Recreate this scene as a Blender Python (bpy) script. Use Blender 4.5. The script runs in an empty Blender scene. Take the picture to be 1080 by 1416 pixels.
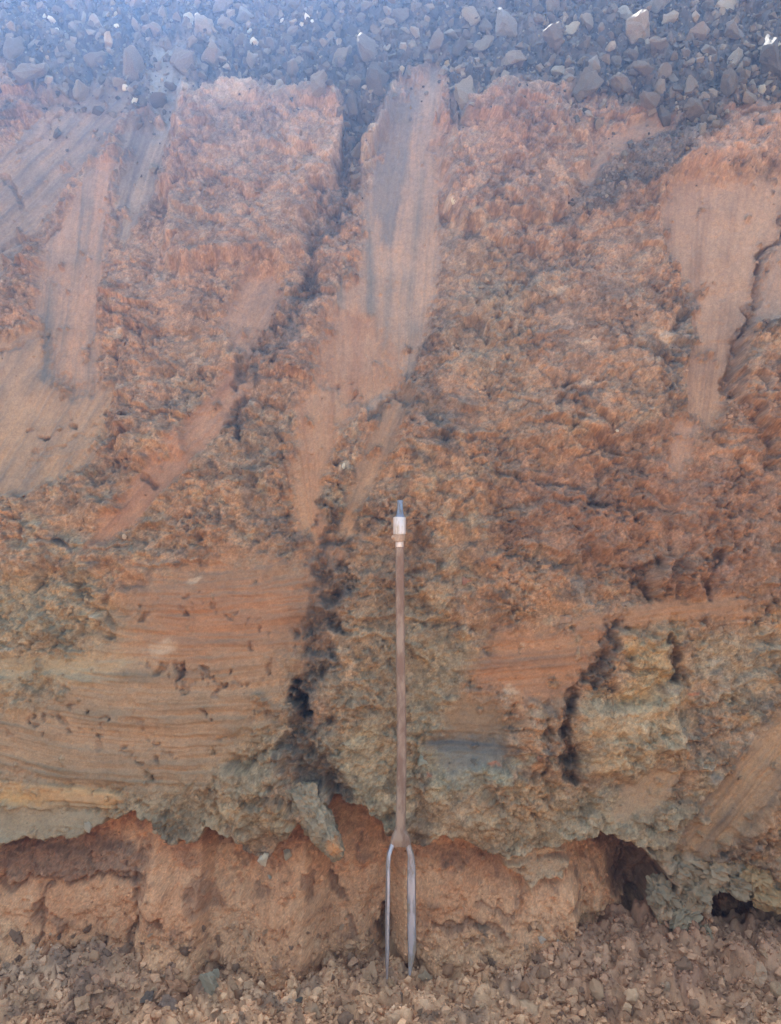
import bpy, bmesh, math, random
import numpy as np
from mathutils import Vector, Matrix, noise as mnoise

# ------------------------------------------------------------------ camera, sky, sun, exposure
scene = bpy.context.scene
COL = scene.collection
D = 1.85            # metres from lens to the plane y = 0
CAMZ = 0.93
F = 1233.0          # focal length in photo pixels (1080 x 1416 photo)

cam = bpy.data.cameras.new('camera')
cam_o = bpy.data.objects.new('camera', cam)
COL.objects.link(cam_o)
cam_o.location = (0, -D, CAMZ)
cam_o.rotation_euler = (math.radians(90), 0, 0)
cam.sensor_fit = 'VERTICAL'
cam.angle = 2 * math.atan(708 / F)
cam.clip_start = 0.02
cam.clip_end = 2000
scene.camera = cam_o

SUN_EL, SUN_AZ = math.radians(51), math.radians(-20)     # behind the cut, up and to the left
world = bpy.data.worlds.new('World')
scene.world = world
world.use_nodes = True
wn = world.node_tree
wn.nodes.clear()
sky = wn.nodes.new('ShaderNodeTexSky')
sky.sky_type = 'NISHITA'
sky.sun_disc = False
sky.sun_elevation = SUN_EL
sky.sun_rotation = SUN_AZ
sky.dust_density = 3.0
sky.ozone_density = 0.6
sky.air_density = 1.0
bg = wn.nodes.new('ShaderNodeBackground')
bg.inputs['Strength'].default_value = 0.15
wo = wn.nodes.new('ShaderNodeOutputWorld')
wb = wn.nodes.new('ShaderNodeMix')            # even warm balance over the whole sky, like the camera's white balance
wb.data_type = 'RGBA'; wb.blend_type = 'MULTIPLY'; wb.inputs[0].default_value = 1.0
wb.inputs[7].default_value = (1.0, .90, .72, 1)
wn.links.new(sky.outputs[0], wb.inputs[6])
wn.links.new(wb.outputs[2], bg.inputs[0])
wn.links.new(bg.outputs[0], wo.inputs[0])

sun = bpy.data.lights.new('sun', 'SUN')
sun.energy = 4.5
sun.angle = math.radians(0.53)
sun.color = (1.0, 0.94, 0.86)
sun_o = bpy.data.objects.new('sun', sun)
COL.objects.link(sun_o)
sdir = Vector((math.sin(SUN_AZ) * math.cos(SUN_EL), math.cos(SUN_AZ) * math.cos(SUN_EL), math.sin(SUN_EL)))
sun_o.rotation_euler = sdir.to_track_quat('Z', 'Y').to_euler()
sun_o.location = (0, 0, 8)

vs = scene.view_settings
vs.view_transform = 'Standard'
vs.look = 'None'
vs.exposure = 2.36
vs.gamma = 1.0
GLARE_VEIL = 0.0215          # density of the volume added for the blue lens glare

random.seed(7)
rng = np.random.default_rng(11)
f32 = np.float32

# ------------------------------------------------------------------ colour helper
LIGHT = np.array((1.11, 1.01, 1.11))   # how a white board facing the camera comes out (linear)

SAT = 0.88
def lin(c):
    c = np.asarray(c, dtype=np.float64) / 255.0
    return np.where(c <= 0.04045, c / 12.92, ((c + 0.055) / 1.055) ** 2.4)

def A(r, g, b):
    v = lin((r, g, b)) / LIGHT
    l = float(v @ np.array((.25, .6, .15)))
    return np.clip(l + (v - l) * SAT, 0.005, 0.85).astype(f32)

# ------------------------------------------------------------------ numpy noise
_perm = np.random.default_rng(3).permutation(1024).astype(np.int32)
_ang = np.random.default_rng(4).random(1024).astype(f32) * 2 * np.pi
_gx, _gy = np.cos(_ang).astype(f32), np.sin(_ang).astype(f32)
_r1 = np.random.default_rng(5).random(1024).astype(f32)
_r2 = np.random.default_rng(6).random(1024).astype(f32)
_r3 = np.random.default_rng(8).random(1024).astype(f32)

def _h(ix, iy, seed):
    return _perm[(_perm[(ix + seed * 131) & 1023] + iy) & 1023]

def perlin(x, y, seed=0):
    xf, yf = np.floor(x), np.floor(y)
    ix, iy = xf.astype(np.int32), yf.astype(np.int32)
    fx, fy = (x - xf).astype(f32), (y - yf).astype(f32)
    u = fx * fx * fx * (fx * (fx * 6 - 15) + 10)
    v = fy * fy * fy * (fy * (fy * 6 - 15) + 10)
    def g(a, b):
        h = _h(ix + a, iy + b, seed)
        return _gx[h] * (fx - a) + _gy[h] * (fy - b)
    n0 = g(0, 0); n0 += u * (g(1, 0) - n0)
    n1 = g(0, 1); n1 += u * (g(1, 1) - n1)
    return (n0 + v * (n1 - n0)) * 1.5

def fbm(x, y, s, oct=4, seed=0, gain=0.5):
    o = 0; a = 1.0; tot = 0
    for i in range(oct):
        o = o + a * perlin(x / s + 17.3 * i, y / s - 9.1 * i, seed + i)
        tot += a; a *= gain; s *= 0.5
    return o / tot

def ridged(x, y, s, oct=3, seed=0):
    o = 0; a = 1.0; tot = 0
    for i in range(oct):
        o = o + a * (1 - 2 * np.abs(perlin(x / s + 5.7 * i, y / s + 3.3 * i, seed + i)))
        tot += a; a *= 0.5; s *= 0.5
    return o / tot

def worley(x, y, s, seed=0):
    x = x / s; y = y / s
    xf, yf = np.floor(x), np.floor(y)
    ix, iy = xf.astype(np.int32), yf.astype(np.int32)
    fx, fy = (x - xf).astype(f32), (y - yf).astype(f32)
    d1 = np.full(x.shape, 9, f32); d2 = np.full(x.shape, 9, f32)
    bid = np.zeros(x.shape, np.int32); bx = np.zeros(x.shape, f32); by = np.zeros(x.shape, f32)
    for a in (-1, 0, 1):
        for b in (-1, 0, 1):
            h = _h(ix + a, iy + b, seed)
            dx = fx - a - _r1[h]; dy = fy - b - _r2[h]
            d = dx * dx + dy * dy
            c = d < d1
            d2 = np.where(c, d1, np.minimum(d2, d))
            d1 = np.where(c, d, d1)
            bid = np.where(c, h, bid); bx = np.where(c, dx, bx); by = np.where(c, dy, by)
    return np.sqrt(d1), np.sqrt(d2), bid, bx, by

def facets(x, y, s, seed=0, tilt=1.0, hard=0.0):
    """broken faces: every cell is a little tilted plane with a dark joint round it; about -1..1"""
    d1, d2, i, bx, by = worley(x, y, s, seed)
    t = (_r3[i] - .5) * 1.1 + tilt * ((_r1[(i * 7 + 3) & 1023] - .5) * bx + (_r2[(i * 5 + 1) & 1023] - .5) * by) * 1.6
    e = hard + (1 - hard) * sm(d2 - d1, 0, .22)
    return (t + .25) * (.35 + .65 * e) + .5 * (.5 - d1) - .12, _r2[(i * 3 + 9) & 1023]

def sm(x, a, b):
    t = np.clip((x - a) / (b - a), 0, 1)
    return t * t * (3 - 2 * t)

def sdf(pts, X, Y):
    """signed distance to a polygon, inside positive; only near its box"""
    pts = np.asarray(pts, dtype=np.float64)
    out = np.full(X.shape, -200, f32)
    M = 90
    bb = (X > pts[:, 0].min() - M) & (X < pts[:, 0].max() + M) & (Y > pts[:, 1].min() - M) & (Y < pts[:, 1].max() + M)
    x = X[bb]; y = Y[bb]
    d = np.full(x.shape, 1e9, f32); ins = np.zeros(x.shape, bool)
    n = len(pts)
    for k in range(n):
        ax, ay = pts[k]; bx, by = pts[(k + 1) % n]
        ex, ey = bx - ax, by - ay
        t = np.clip(((x - ax) * ex + (y - ay) * ey) / (ex * ex + ey * ey + 1e-9), 0, 1)
        d = np.minimum(d, (x - ax - t * ex) ** 2 + (y - ay - t * ey) ** 2)
        if ey != 0:
            c = (ay > y) != (by > y)
            ins ^= c & (x < ex * (y - ay) / ey + ax)
    d = np.sqrt(d)
    out[bb] = np.where(ins, d, -d)
    return out

def line_d(pts, X, Y, widths=None):
    """distance to a polyline, and the width blended along it"""
    pts = np.asarray(pts, dtype=np.float64)
    d = np.full(X.shape, 400, f32); w = np.ones(X.shape, f32)
    M = 110
    bb = (X > pts[:, 0].min() - M) & (X < pts[:, 0].max() + M) & (Y > pts[:, 1].min() - M) & (Y < pts[:, 1].max() + M)
    x = X[bb]; y = Y[bb]
    dd = np.full(x.shape, 400, f32); ww = np.ones(x.shape, f32)
    for k in range(len(pts) - 1):
        ax, ay = pts[k]; bx, by = pts[k + 1]
        ex, ey = bx - ax, by - ay
        t = np.clip(((x - ax) * ex + (y - ay) * ey) / (ex * ex + ey * ey + 1e-9), 0, 1)
        q = np.sqrt((x - ax - t * ex) ** 2 + (y - ay - t * ey) ** 2)
        c = q < dd
        dd = np.where(c, q, dd)
        if widths is not None:
            ww = np.where(c, widths[k] + t * (widths[k + 1] - widths[k]), ww)
    d[bb] = dd; w[bb] = ww
    return d, w

# ------------------------------------------------------------------ base sheet: cut face, rubble slope, plateau
PROF = [(-0.12, 0.02), (0.02, 0.20), (0.02, 0.36), (0.10, 0.94), (0.38, 1.975), (0.74, 2.49), (1.10, 3.0), (1.5, 3.2), (6, 3.35), (60, 3.4)]
PROF[0] = (0.03, -0.12)
SP = 0.0024
tt = [0.0]; segs = []
rows_y, rows_z = [], []
for k in range(len(PROF) - 1):
    (ya, za), (yb, zb) = PROF[k], PROF[k + 1]
    L = math.hypot(yb - ya, zb - za)
    sp = SP if k < 4 else (0.0034 if k == 4 else (0.02 if k < 7 else 1.2))
    n = max(1, int(round(L / sp)))
    for i in range(n):
        rows_y.append(ya + (yb - ya) * i / n); rows_z.append(za + (zb - za) * i / n)
rows_y.append(PROF[-1][0]); rows_z.append(PROF[-1][1])
ry = np.array(rows_y); rz = np.array(rows_z)
# round the corners of the profile
def smooth1(a, n):
    k = np.ones(n) / n
    p = np.pad(a, n // 2, mode='edge')
    return np.convolve(p, k, mode='valid')[:len(a)]
nf = int(np.sum(rz < 2.47))
ry2, rz2 = ry.copy(), rz.copy()
ry2[:nf] = smooth1(ry[:nf], 41); rz2[:nf] = smooth1(rz[:nf], 41)
ry2[:25] = ry[:25]; rz2[:25] = rz[:25]; ry2[nf - 25:nf] = ry[nf - 25:nf]; rz2[nf - 25:nf] = rz[nf - 25:nf]
ry, rz = ry2, rz2
dy = np.gradient(ry); dz = np.gradient(rz); L = np.hypot(dy, dz) + 1e-9
ny, nz = -dz / L, dy / L                       # normal, towards the camera and up
xs = np.concatenate([-np.geomspace(1.16, 40, 26)[:0:-1], np.arange(-1.16, 1.1601, SP * 1.02), np.geomspace(1.16, 40, 26)[1:]])
NX, NR = len(xs), len(ry)
X = np.broadcast_to(xs.astype(f32), (NR, NX)).copy()
BY = np.broadcast_to(ry.astype(f32)[:, None], (NR, NX)).copy()
BZ = np.broadcast_to(rz.astype(f32)[:, None], (NR, NX)).copy()
PX = np.clip(540 + X / (D + BY) * F, -6000, 6000).astype(f32)
PY = (708 - (BZ - CAMZ) / (D + BY) * F).astype(f32)
PXM = 1.0 / F * (D + 0.1)                      # metres per photo pixel at the wall, about 1.5 mm

w1 = fbm(PX, PY, 60, 4, 20); w2 = fbm(PX, PY, 60, 4, 30)
WX = PX + 26 * w1; WY = PY + 26 * w2           # ragged edges
w3 = fbm(PX, PY, 14, 2, 40); w4 = fbm(PX, PY, 14, 2, 44)
WX += 5 * w3; WY += 5 * w4
LX = PX + 8 * w1 + 2 * w3; LY = PY + 8 * w2 + 2 * w4    # less ragged

H = np.zeros(X.shape, f32)                     # metres out of the face
ROUGH = np.ones(X.shape, f32)
C = np.zeros(X.shape + (3,), f32)

def paint(m, c, k=1.0):
    global C
    mm = (m * k)[..., None]
    C += (np.asarray(c, f32) - C) * mm

# ---- ground colour of the soil: patches of several earths
n_big = fbm(PX, PY, 170, 4, 50); n_mid = fbm(PX, PY * 1.5, 60, 4, 60); n_sm = fbm(PX, PY, 22, 3, 70)
n_b2 = fbm(PX + 800, PY * 1.25, 110, 4, 80); n_f = fbm(PX, PY, 7, 2, 90)
C[:] = A(150, 117, 90)
paint(sm(n_big + .5 * n_mid, -.05, .45), A(162, 116, 80), .6)     # orange brown
paint(sm(-n_big + .5 * n_sm, .05, .5), A(142, 121, 100), .7)
paint(sm(n_b2 + .6 * n_sm, .12, .5), A(130, 98, 76), .7)           # red brown
paint(sm(-n_b2 + .7 * n_mid, .22, .55), A(152, 132, 104), .6)     # pale olive
paint(sm(n_mid - .8 * n_sm, .3, .6), A(112, 100, 94), .6)          # grey
paint(sm(n_sm + .5 * n_f, .25, .6), A(188, 146, 116), .5)
paint(sm(-n_sm + .6 * n_f, .28, .6), A(106, 84, 70), .55)
paint(sm(fbm(PX, PY, 64, 5, 98, .68), .12, .34), A(92, 82, 76), .75)      # dark crumbly seams
paint(sm(fbm(PX + 300, PY, 20, 4, 99, .7), .16, .36), A(84, 74, 68), .6)
paint(sm(fbm(PX + 900, PY * 1.2, 44, 5, 199, .65), .14, .34), A(146, 132, 112), .6)
paint(sm(fbm(PX - 900, PY * 1.2, 38, 5, 197, .65), .18, .36), A(170, 128, 84), .55)
paint(sm(fbm(PX - 300, PY * 1.3, 18, 4, 79, .7), .22, .42), A(186, 152, 122), .45)

ZN = fbm(PX, PY, 48, 4, 97, .6) * 1.5
def zone(pts, c, k=.8, soft=18, ragged=True):
    m = sm(sdf(pts, WX, WY) + 26 * ZN + 12 * n_sm, -soft * 1.3, soft * 1.3)
    paint(m, c, k)
    return m

# broad earths
zone([(620, 130), (940, 150), (900, 400), (880, 620), (700, 640), (600, 560), (620, 300)], A(152, 118, 92), .4, 40)
zone([(620, 330), (700, 300), (740, 420), (720, 520), (620, 520)], A(146, 128, 100), .45, 40)
zone([(690, 640), (1080, 620), (1160, 820), (960, 830), (800, 800), (700, 760)], A(136, 98, 80), .65, 40)
zone([(-80, 790), (120, 790), (210, 880), (200, 960), (120, 1070), (-80, 1080)], A(150, 134, 106), .6, 30)
zone([(200, 1010), (400, 960), (400, 1150), (300, 1170), (120, 1150), (-50, 1170), (-50, 1080)], A(152, 130, 100), .6, 30)
zone([(470, 800), (640, 800), (600, 1010), (580, 1160), (480, 1110), (450, 980)], A(152, 128, 100), .7, 30)
zone([(500, 1000), (540, 990), (545, 1140), (490, 1110), (440, 1040)], A(148, 132, 106), .65, 25)
zone([(600, 880), (660, 900), (600, 1060), (560, 1060), (560, 900)], A(146, 128, 102), .6, 20)
zone([(810, 960), (900, 940), (950, 970), (930, 1050), (850, 1070), (800, 1050)], A(172, 146, 112), .65, 22)
zone([(870, 860), (940, 870), (930, 950), (860, 960)], A(172, 142, 98), .6, 20)
zone([(960, 880), (1100, 860), (1100, 960), (1000, 960)], A(160, 138, 112), .6, 20)
zone([(700, 1120), (820, 1090), (960, 1120), (940, 1180), (800, 1165), (690, 1185)], A(158, 138, 110), .65, 22)
zone([(580, 1040), (720, 1050), (700, 1090), (600, 1100)], A(158, 150, 126), .7, 14)
zone([(600, 1100), (790, 1080), (780, 1130), (690, 1180), (600, 1150)], A(172, 136, 100), .7, 20)
zone([(250, 130), (480, 130), (490, 200), (420, 260), (330, 240), (260, 230)], A(168, 140, 116), .6, 20)
zone([(270, 165), (380, 160), (420, 200), (380, 225), (280, 215)], A(122, 112, 108), .75, 18)
zone([(160, 330), (420, 300), (400, 480), (200, 520)], A(166, 126, 100), .4, 40)
zone([(560, 520), (640, 560), (600, 620), (560, 600)], A(112, 100, 92), .6, 20)
zone([(460, 770), (600, 680), (600, 800), (480, 860)], A(140, 110, 86), .5, 30)
zone([(900, 600), (1120, 480), (1120, 640), (960, 680)], A(150, 108, 82), .5, 30)

zone([(500, 215), (515, 150), (548, 100), (552, 125), (530, 180), (512, 240)], A(184, 164, 138), .8, 8)
zone([(250, 122), (470, 122), (484, 150), (360, 150), (260, 150)], A(170, 148, 122), .6, 12)
zone([(940, 160), (1100, 138), (1100, 220), (1000, 235), (920, 240)], A(172, 134, 108), .7, 14)
zone([(0, 190), (90, 140), (110, 170), (20, 240)], A(160, 142, 122), .6, 10)
zone([(230, 130), (480, 140), (440, 330), (380, 480), (200, 520), (160, 330)], A(148, 120, 94), .5, 30)
# ---- streaky smeared faces left by the digger
SM = np.zeros(X.shape, f32)
EDGE = fbm(PX, PY, 26, 4, 92, .6) * 1.6; EDGE2 = fbm(PX, PY, 34, 4, 96, .6)
def smear(pts, ang, c, c2, depth=0.012, soft=7, k=.95, seed=100, st=1.0, ragged=False, apex=None, bow=0.0, cs=1.2):
    """ang: direction of the streaks in degrees from the photo's x axis (down positive)"""
    global H, ROUGH, SM
    a = math.radians(ang)
    pts = np.asarray(pts); cx, cy = pts.mean(0)
    if apex:
        v = np.arctan2(PX - apex[0], np.abs(PY - apex[1]) + 1) * (abs(cy - apex[1]) + 60)
        u = np.hypot(PX - apex[0], PY - apex[1])
    else:
        u = (PX - cx) * math.cos(a) + (PY - cy) * math.sin(a)
        v = -(PX - cx) * math.sin(a) + (PY - cy) * math.cos(a)
        v = v + bow * u * u
    v = v + 4 * w1
    s1 = perlin(u / 260, v / 24, seed) + .6 * perlin(u / 170, v / 9, seed + 1) + .55 * perlin(u / 120, v / 3.8, seed + 2)
    d = sdf(pts, LX, LY) + 9 * EDGE + 8 * s1
    m = sm(d, -soft * 1.2, soft * 1.1)
    m *= 1 - .85 * sm(EDGE2 - np.clip(d, 0, 120) / 260.0, .22, .40)
    s2 = fbm(PX, PY, 55, 3, seed + 5)
    cc = np.asarray(c, f32) + (np.asarray(c2, f32) - np.asarray(c, f32)) * np.clip(.42 + .60 * cs * s1 + .6 * s2, -.15, 1.25)[..., None]
    cc *= (1 + .08 * n_f + .06 * n_sm + .14 * s1)[..., None]
    C[:] = C + (cc - C) * (m * k)[..., None]
    ROUGH *= 1 - .93 * m
    H += m * (-depth * .7 + .0026 * st * s1 + .0055 * st * s2)
    SM = np.maximum(SM, m)
    return m

PINK, TAN, ORG = A(168, 132, 106), A(164, 132, 104), A(166, 116, 84)
GRB, BLU = A(138, 128, 128), A(140, 136, 140)
# centre fan
smear([(598, 92), (620, 110), (622, 160), (615, 300), (608, 400), (588, 455), (556, 525), (520, 580), (490, 560), (440, 520), (455, 430), (500, 340), (512, 250), (530, 160), (560, 120)],
      98, A(172, 138, 112), A(124, 112, 104), .020, 8, seed=100, st=1.2, apex=(520, 1150))
smear([(530, 130), (575, 105), (560, 260), (545, 330), (525, 330), (515, 250)], 98, A(130, 118, 112), A(112, 106, 106), .004, 9, seed=110)
smear([(455, 425), (520, 440), (555, 520), (470, 600), (440, 700), (470, 770), (440, 775), (405, 720), (395, 640), (420, 540)],
      95, A(172, 132, 100), A(146, 106, 78), .016, 9, seed=120, st=1.3, apex=(452, 860))
smear([(556, 530), (575, 545), (545, 625), (520, 660), (490, 740), (462, 772), (480, 690), (505, 610)], 112, A(170, 132, 100), A(132, 106, 86), .016, 6, seed=130)
# diagonal swathe in the middle left
smear([(345, 375), (395, 380), (385, 430), (350, 490), (325, 480), (305, 440)], 118, PINK, A(140, 112, 94), .014, 6, seed=140)
smear([(330, 500), (350, 520), (300, 600), (240, 660), (180, 730), (120, 760), (130, 730), (200, 640), (270, 570)], 133, A(172, 130, 102), A(140, 100, 76), .018, 7, seed=150, st=1.4)
# left fans
smear([(-120, 470), (60, 455), (75, 520), (160, 540), (150, 590), (110, 650), (30, 680), (-120, 740)], 122, A(168, 136, 106), A(126, 108, 94), .02, 8, seed=160, st=1.2)
smear([(140, 205), (162, 215), (150, 330), (135, 420), (135, 535), (100, 545), (60, 515), (62, 440), (40, 430), (60, 330), (100, 260)], 97, A(172, 134, 106), A(118, 106, 98), .016, 7, seed=170, st=1.2)
smear([(-150, 250), (0, 200), (110, 120), (190, 110), (140, 200), (80, 270), (30, 350), (-30, 430), (-150, 470)], 135, A(148, 128, 112), A(100, 96, 98), .016, 9, seed=180, st=1.2)
smear([(165, 170), (245, 110), (235, 190), (215, 260), (170, 330), (155, 320), (165, 230)], 108, A(112, 106, 106), A(142, 126, 112), .02, 8, seed=190)
smear([(215, 60), (255, 55), (258, 140), (215, 190), (205, 130)], 100, A(150, 146, 140), A(132, 128, 130), .008, 8, seed=195)
# right fans
smear([(905, 292), (940, 246), (1010, 240), (1090, 236), (1090, 300), (1058, 360), (1030, 440), (1010, 530), (990, 590), (952, 575), (942, 520), (968, 470), (964, 410), (930, 370)],
      104, A(176, 138, 108), A(142, 110, 88), .022, 8, seed=200, st=1.0, apex=(930, 900))
smear([(1092, 305), (1062, 370), (1032, 450), (1060, 450), (1160, 420), (1160, 300)], 110, A(162, 130, 108), A(132, 110, 96), .004, 6, seed=210)
smear([(800, 245), (826, 200), (870, 172), (905, 160), (935, 166), (905, 192), (850, 212), (812, 256)], 145, A(154, 130, 112), A(156, 118, 92), .012, 7, seed=220)
smear([(930, 580), (960, 585), (955, 640), (930, 665), (922, 640)], 100, A(172, 132, 106), A(150, 118, 100), .012, 8, seed=225)
# left bedded faces
LB = dict(cs=1.7, st=1.8, bow=.00055)
smear([(60, 985), (205, 800), (300, 784), (420, 790), (446, 830), (436, 872), (398, 905), (385, 960), (330, 1010), (290, 1090), (180, 1090), (30, 1090), (-60, 1060), (-60, 960)], 0, A(166, 130, 98), A(126, 104, 82), -.001, 30, k=.85, seed=240, **LB)
smear([(200, 812), (300, 784), (425, 790), (446, 830), (436, 872), (380, 900), (300, 915), (205, 905)], 0, A(164, 114, 80), A(134, 96, 72), -.001, 46, k=.75, seed=230, **LB)
smear([(-60, 915), (140, 905), (215, 915), (120, 940), (-60, 945)], 0, A(176, 158, 128), A(150, 132, 106), 0, 14, k=.6, seed=242, **LB)
smear([(60, 1000), (250, 1000), (370, 960), (300, 1040), (120, 1060)], 0, A(176, 138, 106), A(146, 116, 90), 0, 46, k=.6, seed=246, **LB)
smear([(-120, 1088), (100, 1090), (165, 1096), (160, 1112), (60, 1112), (-120, 1110)], 3, A(190, 148, 96), A(174, 134, 92), -.004, 6, seed=250)
smear([(-120, 1112), (130, 1114), (150, 1135), (60, 1160), (-120, 1160)], 3, A(164, 140, 112), A(142, 122, 98), .004, 12, seed=255)
# right bedded faces
smear([(790, 862), (860, 838), (1022, 826), (1032, 848), (960, 860), (880, 868), (800, 884)], -6, A(168, 122, 88), A(142, 106, 80), -.010, 12, k=.85, seed=260, st=1.2)
smear([(690, 872), (835, 874), (812, 925), (790, 960), (720, 972), (642, 948), (650, 925)], -6, A(172, 118, 80), A(138, 98, 72), -.004, 26, k=.85, cs=1.6, seed=270, st=1.6)
smear([(604, 985), (640, 965), (690, 975), (706, 1010), (690, 1032), (620, 1030)], 4, A(148, 118, 90), A(128, 104, 82), .022, 16, seed=280)
smear([(604, 1018), (700, 1014), (702, 1056), (650, 1072), (600, 1060)], 4, A(126, 120, 112), A(94, 92, 92), .024, 18, seed=285)
smear([(1150, 960), (1085, 985), (1010, 1070), (950, 1150), (930, 1185), (975, 1185), (1020, 1160), (1090, 1080), (1150, 1050)], 128, A(174, 134, 98), A(122, 98, 80), .016, 10, seed=290, st=1.8)
smear([(860, 1080), (940, 1060), (900, 1140), (850, 1130)], 128, A(172, 138, 106), A(156, 124, 98), .008, 10, k=.6, seed=295)

# ---- crevices and steps
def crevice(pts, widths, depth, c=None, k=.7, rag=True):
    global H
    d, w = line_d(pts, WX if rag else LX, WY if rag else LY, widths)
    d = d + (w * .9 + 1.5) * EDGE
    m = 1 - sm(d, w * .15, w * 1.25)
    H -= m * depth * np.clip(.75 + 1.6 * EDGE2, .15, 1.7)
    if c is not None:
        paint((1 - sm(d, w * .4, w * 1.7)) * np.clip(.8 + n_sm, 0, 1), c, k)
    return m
DK = A(82, 76, 74)
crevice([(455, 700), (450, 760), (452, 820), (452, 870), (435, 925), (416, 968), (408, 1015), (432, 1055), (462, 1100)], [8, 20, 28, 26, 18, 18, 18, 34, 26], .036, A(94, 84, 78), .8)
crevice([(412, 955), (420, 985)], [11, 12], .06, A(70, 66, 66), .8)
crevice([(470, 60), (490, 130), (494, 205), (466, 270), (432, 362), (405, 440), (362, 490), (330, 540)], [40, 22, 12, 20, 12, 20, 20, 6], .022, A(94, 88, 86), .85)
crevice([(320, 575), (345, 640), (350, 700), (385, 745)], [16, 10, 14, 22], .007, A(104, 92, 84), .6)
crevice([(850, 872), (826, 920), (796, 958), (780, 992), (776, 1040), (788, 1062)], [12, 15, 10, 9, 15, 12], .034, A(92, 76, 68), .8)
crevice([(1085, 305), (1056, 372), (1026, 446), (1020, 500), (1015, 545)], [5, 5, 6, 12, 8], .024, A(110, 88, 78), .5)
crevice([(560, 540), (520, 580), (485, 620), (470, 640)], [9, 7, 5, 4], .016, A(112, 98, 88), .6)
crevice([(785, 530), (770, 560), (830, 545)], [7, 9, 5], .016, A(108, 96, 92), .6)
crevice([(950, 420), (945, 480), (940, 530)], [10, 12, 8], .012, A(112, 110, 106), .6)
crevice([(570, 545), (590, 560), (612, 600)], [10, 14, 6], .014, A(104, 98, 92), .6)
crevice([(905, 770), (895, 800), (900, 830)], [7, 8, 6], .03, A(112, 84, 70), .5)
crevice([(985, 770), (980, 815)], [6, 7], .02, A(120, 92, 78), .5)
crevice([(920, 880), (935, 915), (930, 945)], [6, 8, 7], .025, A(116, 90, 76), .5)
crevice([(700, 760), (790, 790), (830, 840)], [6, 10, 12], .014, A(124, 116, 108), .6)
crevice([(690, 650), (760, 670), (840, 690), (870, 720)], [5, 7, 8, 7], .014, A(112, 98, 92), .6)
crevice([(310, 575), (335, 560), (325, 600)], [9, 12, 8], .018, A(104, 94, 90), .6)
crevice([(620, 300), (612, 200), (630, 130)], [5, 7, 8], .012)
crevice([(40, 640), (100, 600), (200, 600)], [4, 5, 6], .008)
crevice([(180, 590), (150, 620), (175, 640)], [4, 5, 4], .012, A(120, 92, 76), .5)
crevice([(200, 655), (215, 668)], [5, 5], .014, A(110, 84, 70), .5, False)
# cracks in the smears at the upper left
for p in ([(0, 235), (28, 262), (45, 290)], [(20, 215), (60, 180), (92, 150)], [(64, 455), (40, 470), (0, 480)], [(95, 250), (80, 300), (60, 330)], [(155, 225), (152, 300), (160, 340)],
          [(0, 350), (40, 330), (70, 300)], [(30, 330), (20, 380), (0, 400)]):
    crevice(p, [3 + 2 * random.random() for _ in p], .010, A(126, 108, 100), .4)
# little plucked scars in the bedded faces
for cx, cy, n in ((255, 935, 26), (340, 930, 12), (160, 1000, 14), (300, 840, 8), (200, 1040, 12), (60, 990, 10), (110, 980, 6), (290, 945, 6), (330, 1000, 5), (210, 830, 4), (760, 1100, 8), (950, 1110, 4), (380, 870, 6), (450, 520, 6), (160, 560, 8), (60, 600, 8)):
    for i in range(n):
        x0 = cx + random.gauss(0, 26); y0 = cy + random.gauss(0, 14)
        a = random.choice((80, 95, 110, 20, -20)) + random.uniform(-20, 20); a = math.radians(a); l = random.uniform(2, 9)
        crevice([(x0, y0), (x0 + l * math.cos(a), y0 + l * math.sin(a))], [random.uniform(2.0, 4.5), random.uniform(.6, 2)], random.uniform(.006, .013), A(130, 100, 82), .35, True)

def bulge(pts, h, soft=14, rag=True):
    global H
    m = sm(sdf(pts, WX if rag else LX, WY if rag else LY), -soft * .3, soft)
    H += m * h * 1.5
    return m
bulge([(250, 122), (440, 122), (486, 150), (488, 205), (440, 280), (420, 350), (340, 372), (230, 380), (225, 250)], .030, 14)
bulge([(505, 180), (548, 112), (535, 165), (520, 220), (508, 240)], .035, 9)
bulge([(622, 160), (690, 120), (780, 122), (820, 160), (800, 240), (780, 300), (640, 320), (612, 260)], .022, 14)
bulge([(660, 135), (780, 140), (790, 190), (700, 170), (640, 178)], .014, 6)
bulge([(905, 250), (960, 170), (1090, 140), (1090, 236), (1010, 240), (940, 246)], .018, 26)
bulge([(1028, 452), (1100, 440), (1140, 560), (1060, 600), (1020, 560)], .028, 10)
bulge([(640, 400), (860, 360), (930, 440), (940, 560), (860, 640), (700, 620)], .016, 30)
bulge([(690, 690), (880, 700), (870, 760), (720, 770)], .014, 12)
bulge([(905, 760), (930, 760), (928, 825), (908, 828)], .030, 7)
bulge([(940, 780), (970, 770), (975, 820), (945, 815)], .016, 8)
bulge([(200, 790), (430, 780), (445, 850), (405, 905), (380, 980), (250, 1060), (150, 1000), (190, 900)], .012, 44)
bulge([(470, 800), (545, 760), (600, 800), (580, 980), (560, 1130), (480, 1110), (440, 1030), (450, 930)], .012, 20)
bulge([(832, 875), (935, 865), (930, 940), (870, 960), (830, 930)], .018, 9)
bulge([(800, 985), (940, 950), (950, 1050), (860, 1080), (800, 1070)], .024, 20)
bulge([(720, 970), (785, 960), (770, 1080), (720, 1060)], .016, 12)
bulge([(300, 1060), (400, 1030), (400, 1150), (340, 1165), (300, 1120)], .030, 14)
bulge([(150, 570), (260, 560), (250, 630), (170, 640)], .016, 12)
bulge([(0, 740), (120, 740), (210, 760), (200, 800), (80, 790), (0, 800)], .014, 16)
# dark gravelly wedge at the upper right
gw = sm(sdf([(796, 268), (830, 226), (900, 190), (955, 165), (1005, 176), (965, 212), (905, 250), (850, 280), (775, 305)], WX, WY), -7, 9)
paint(gw, A(106, 100, 98), .9); H += gw * .006
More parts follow.
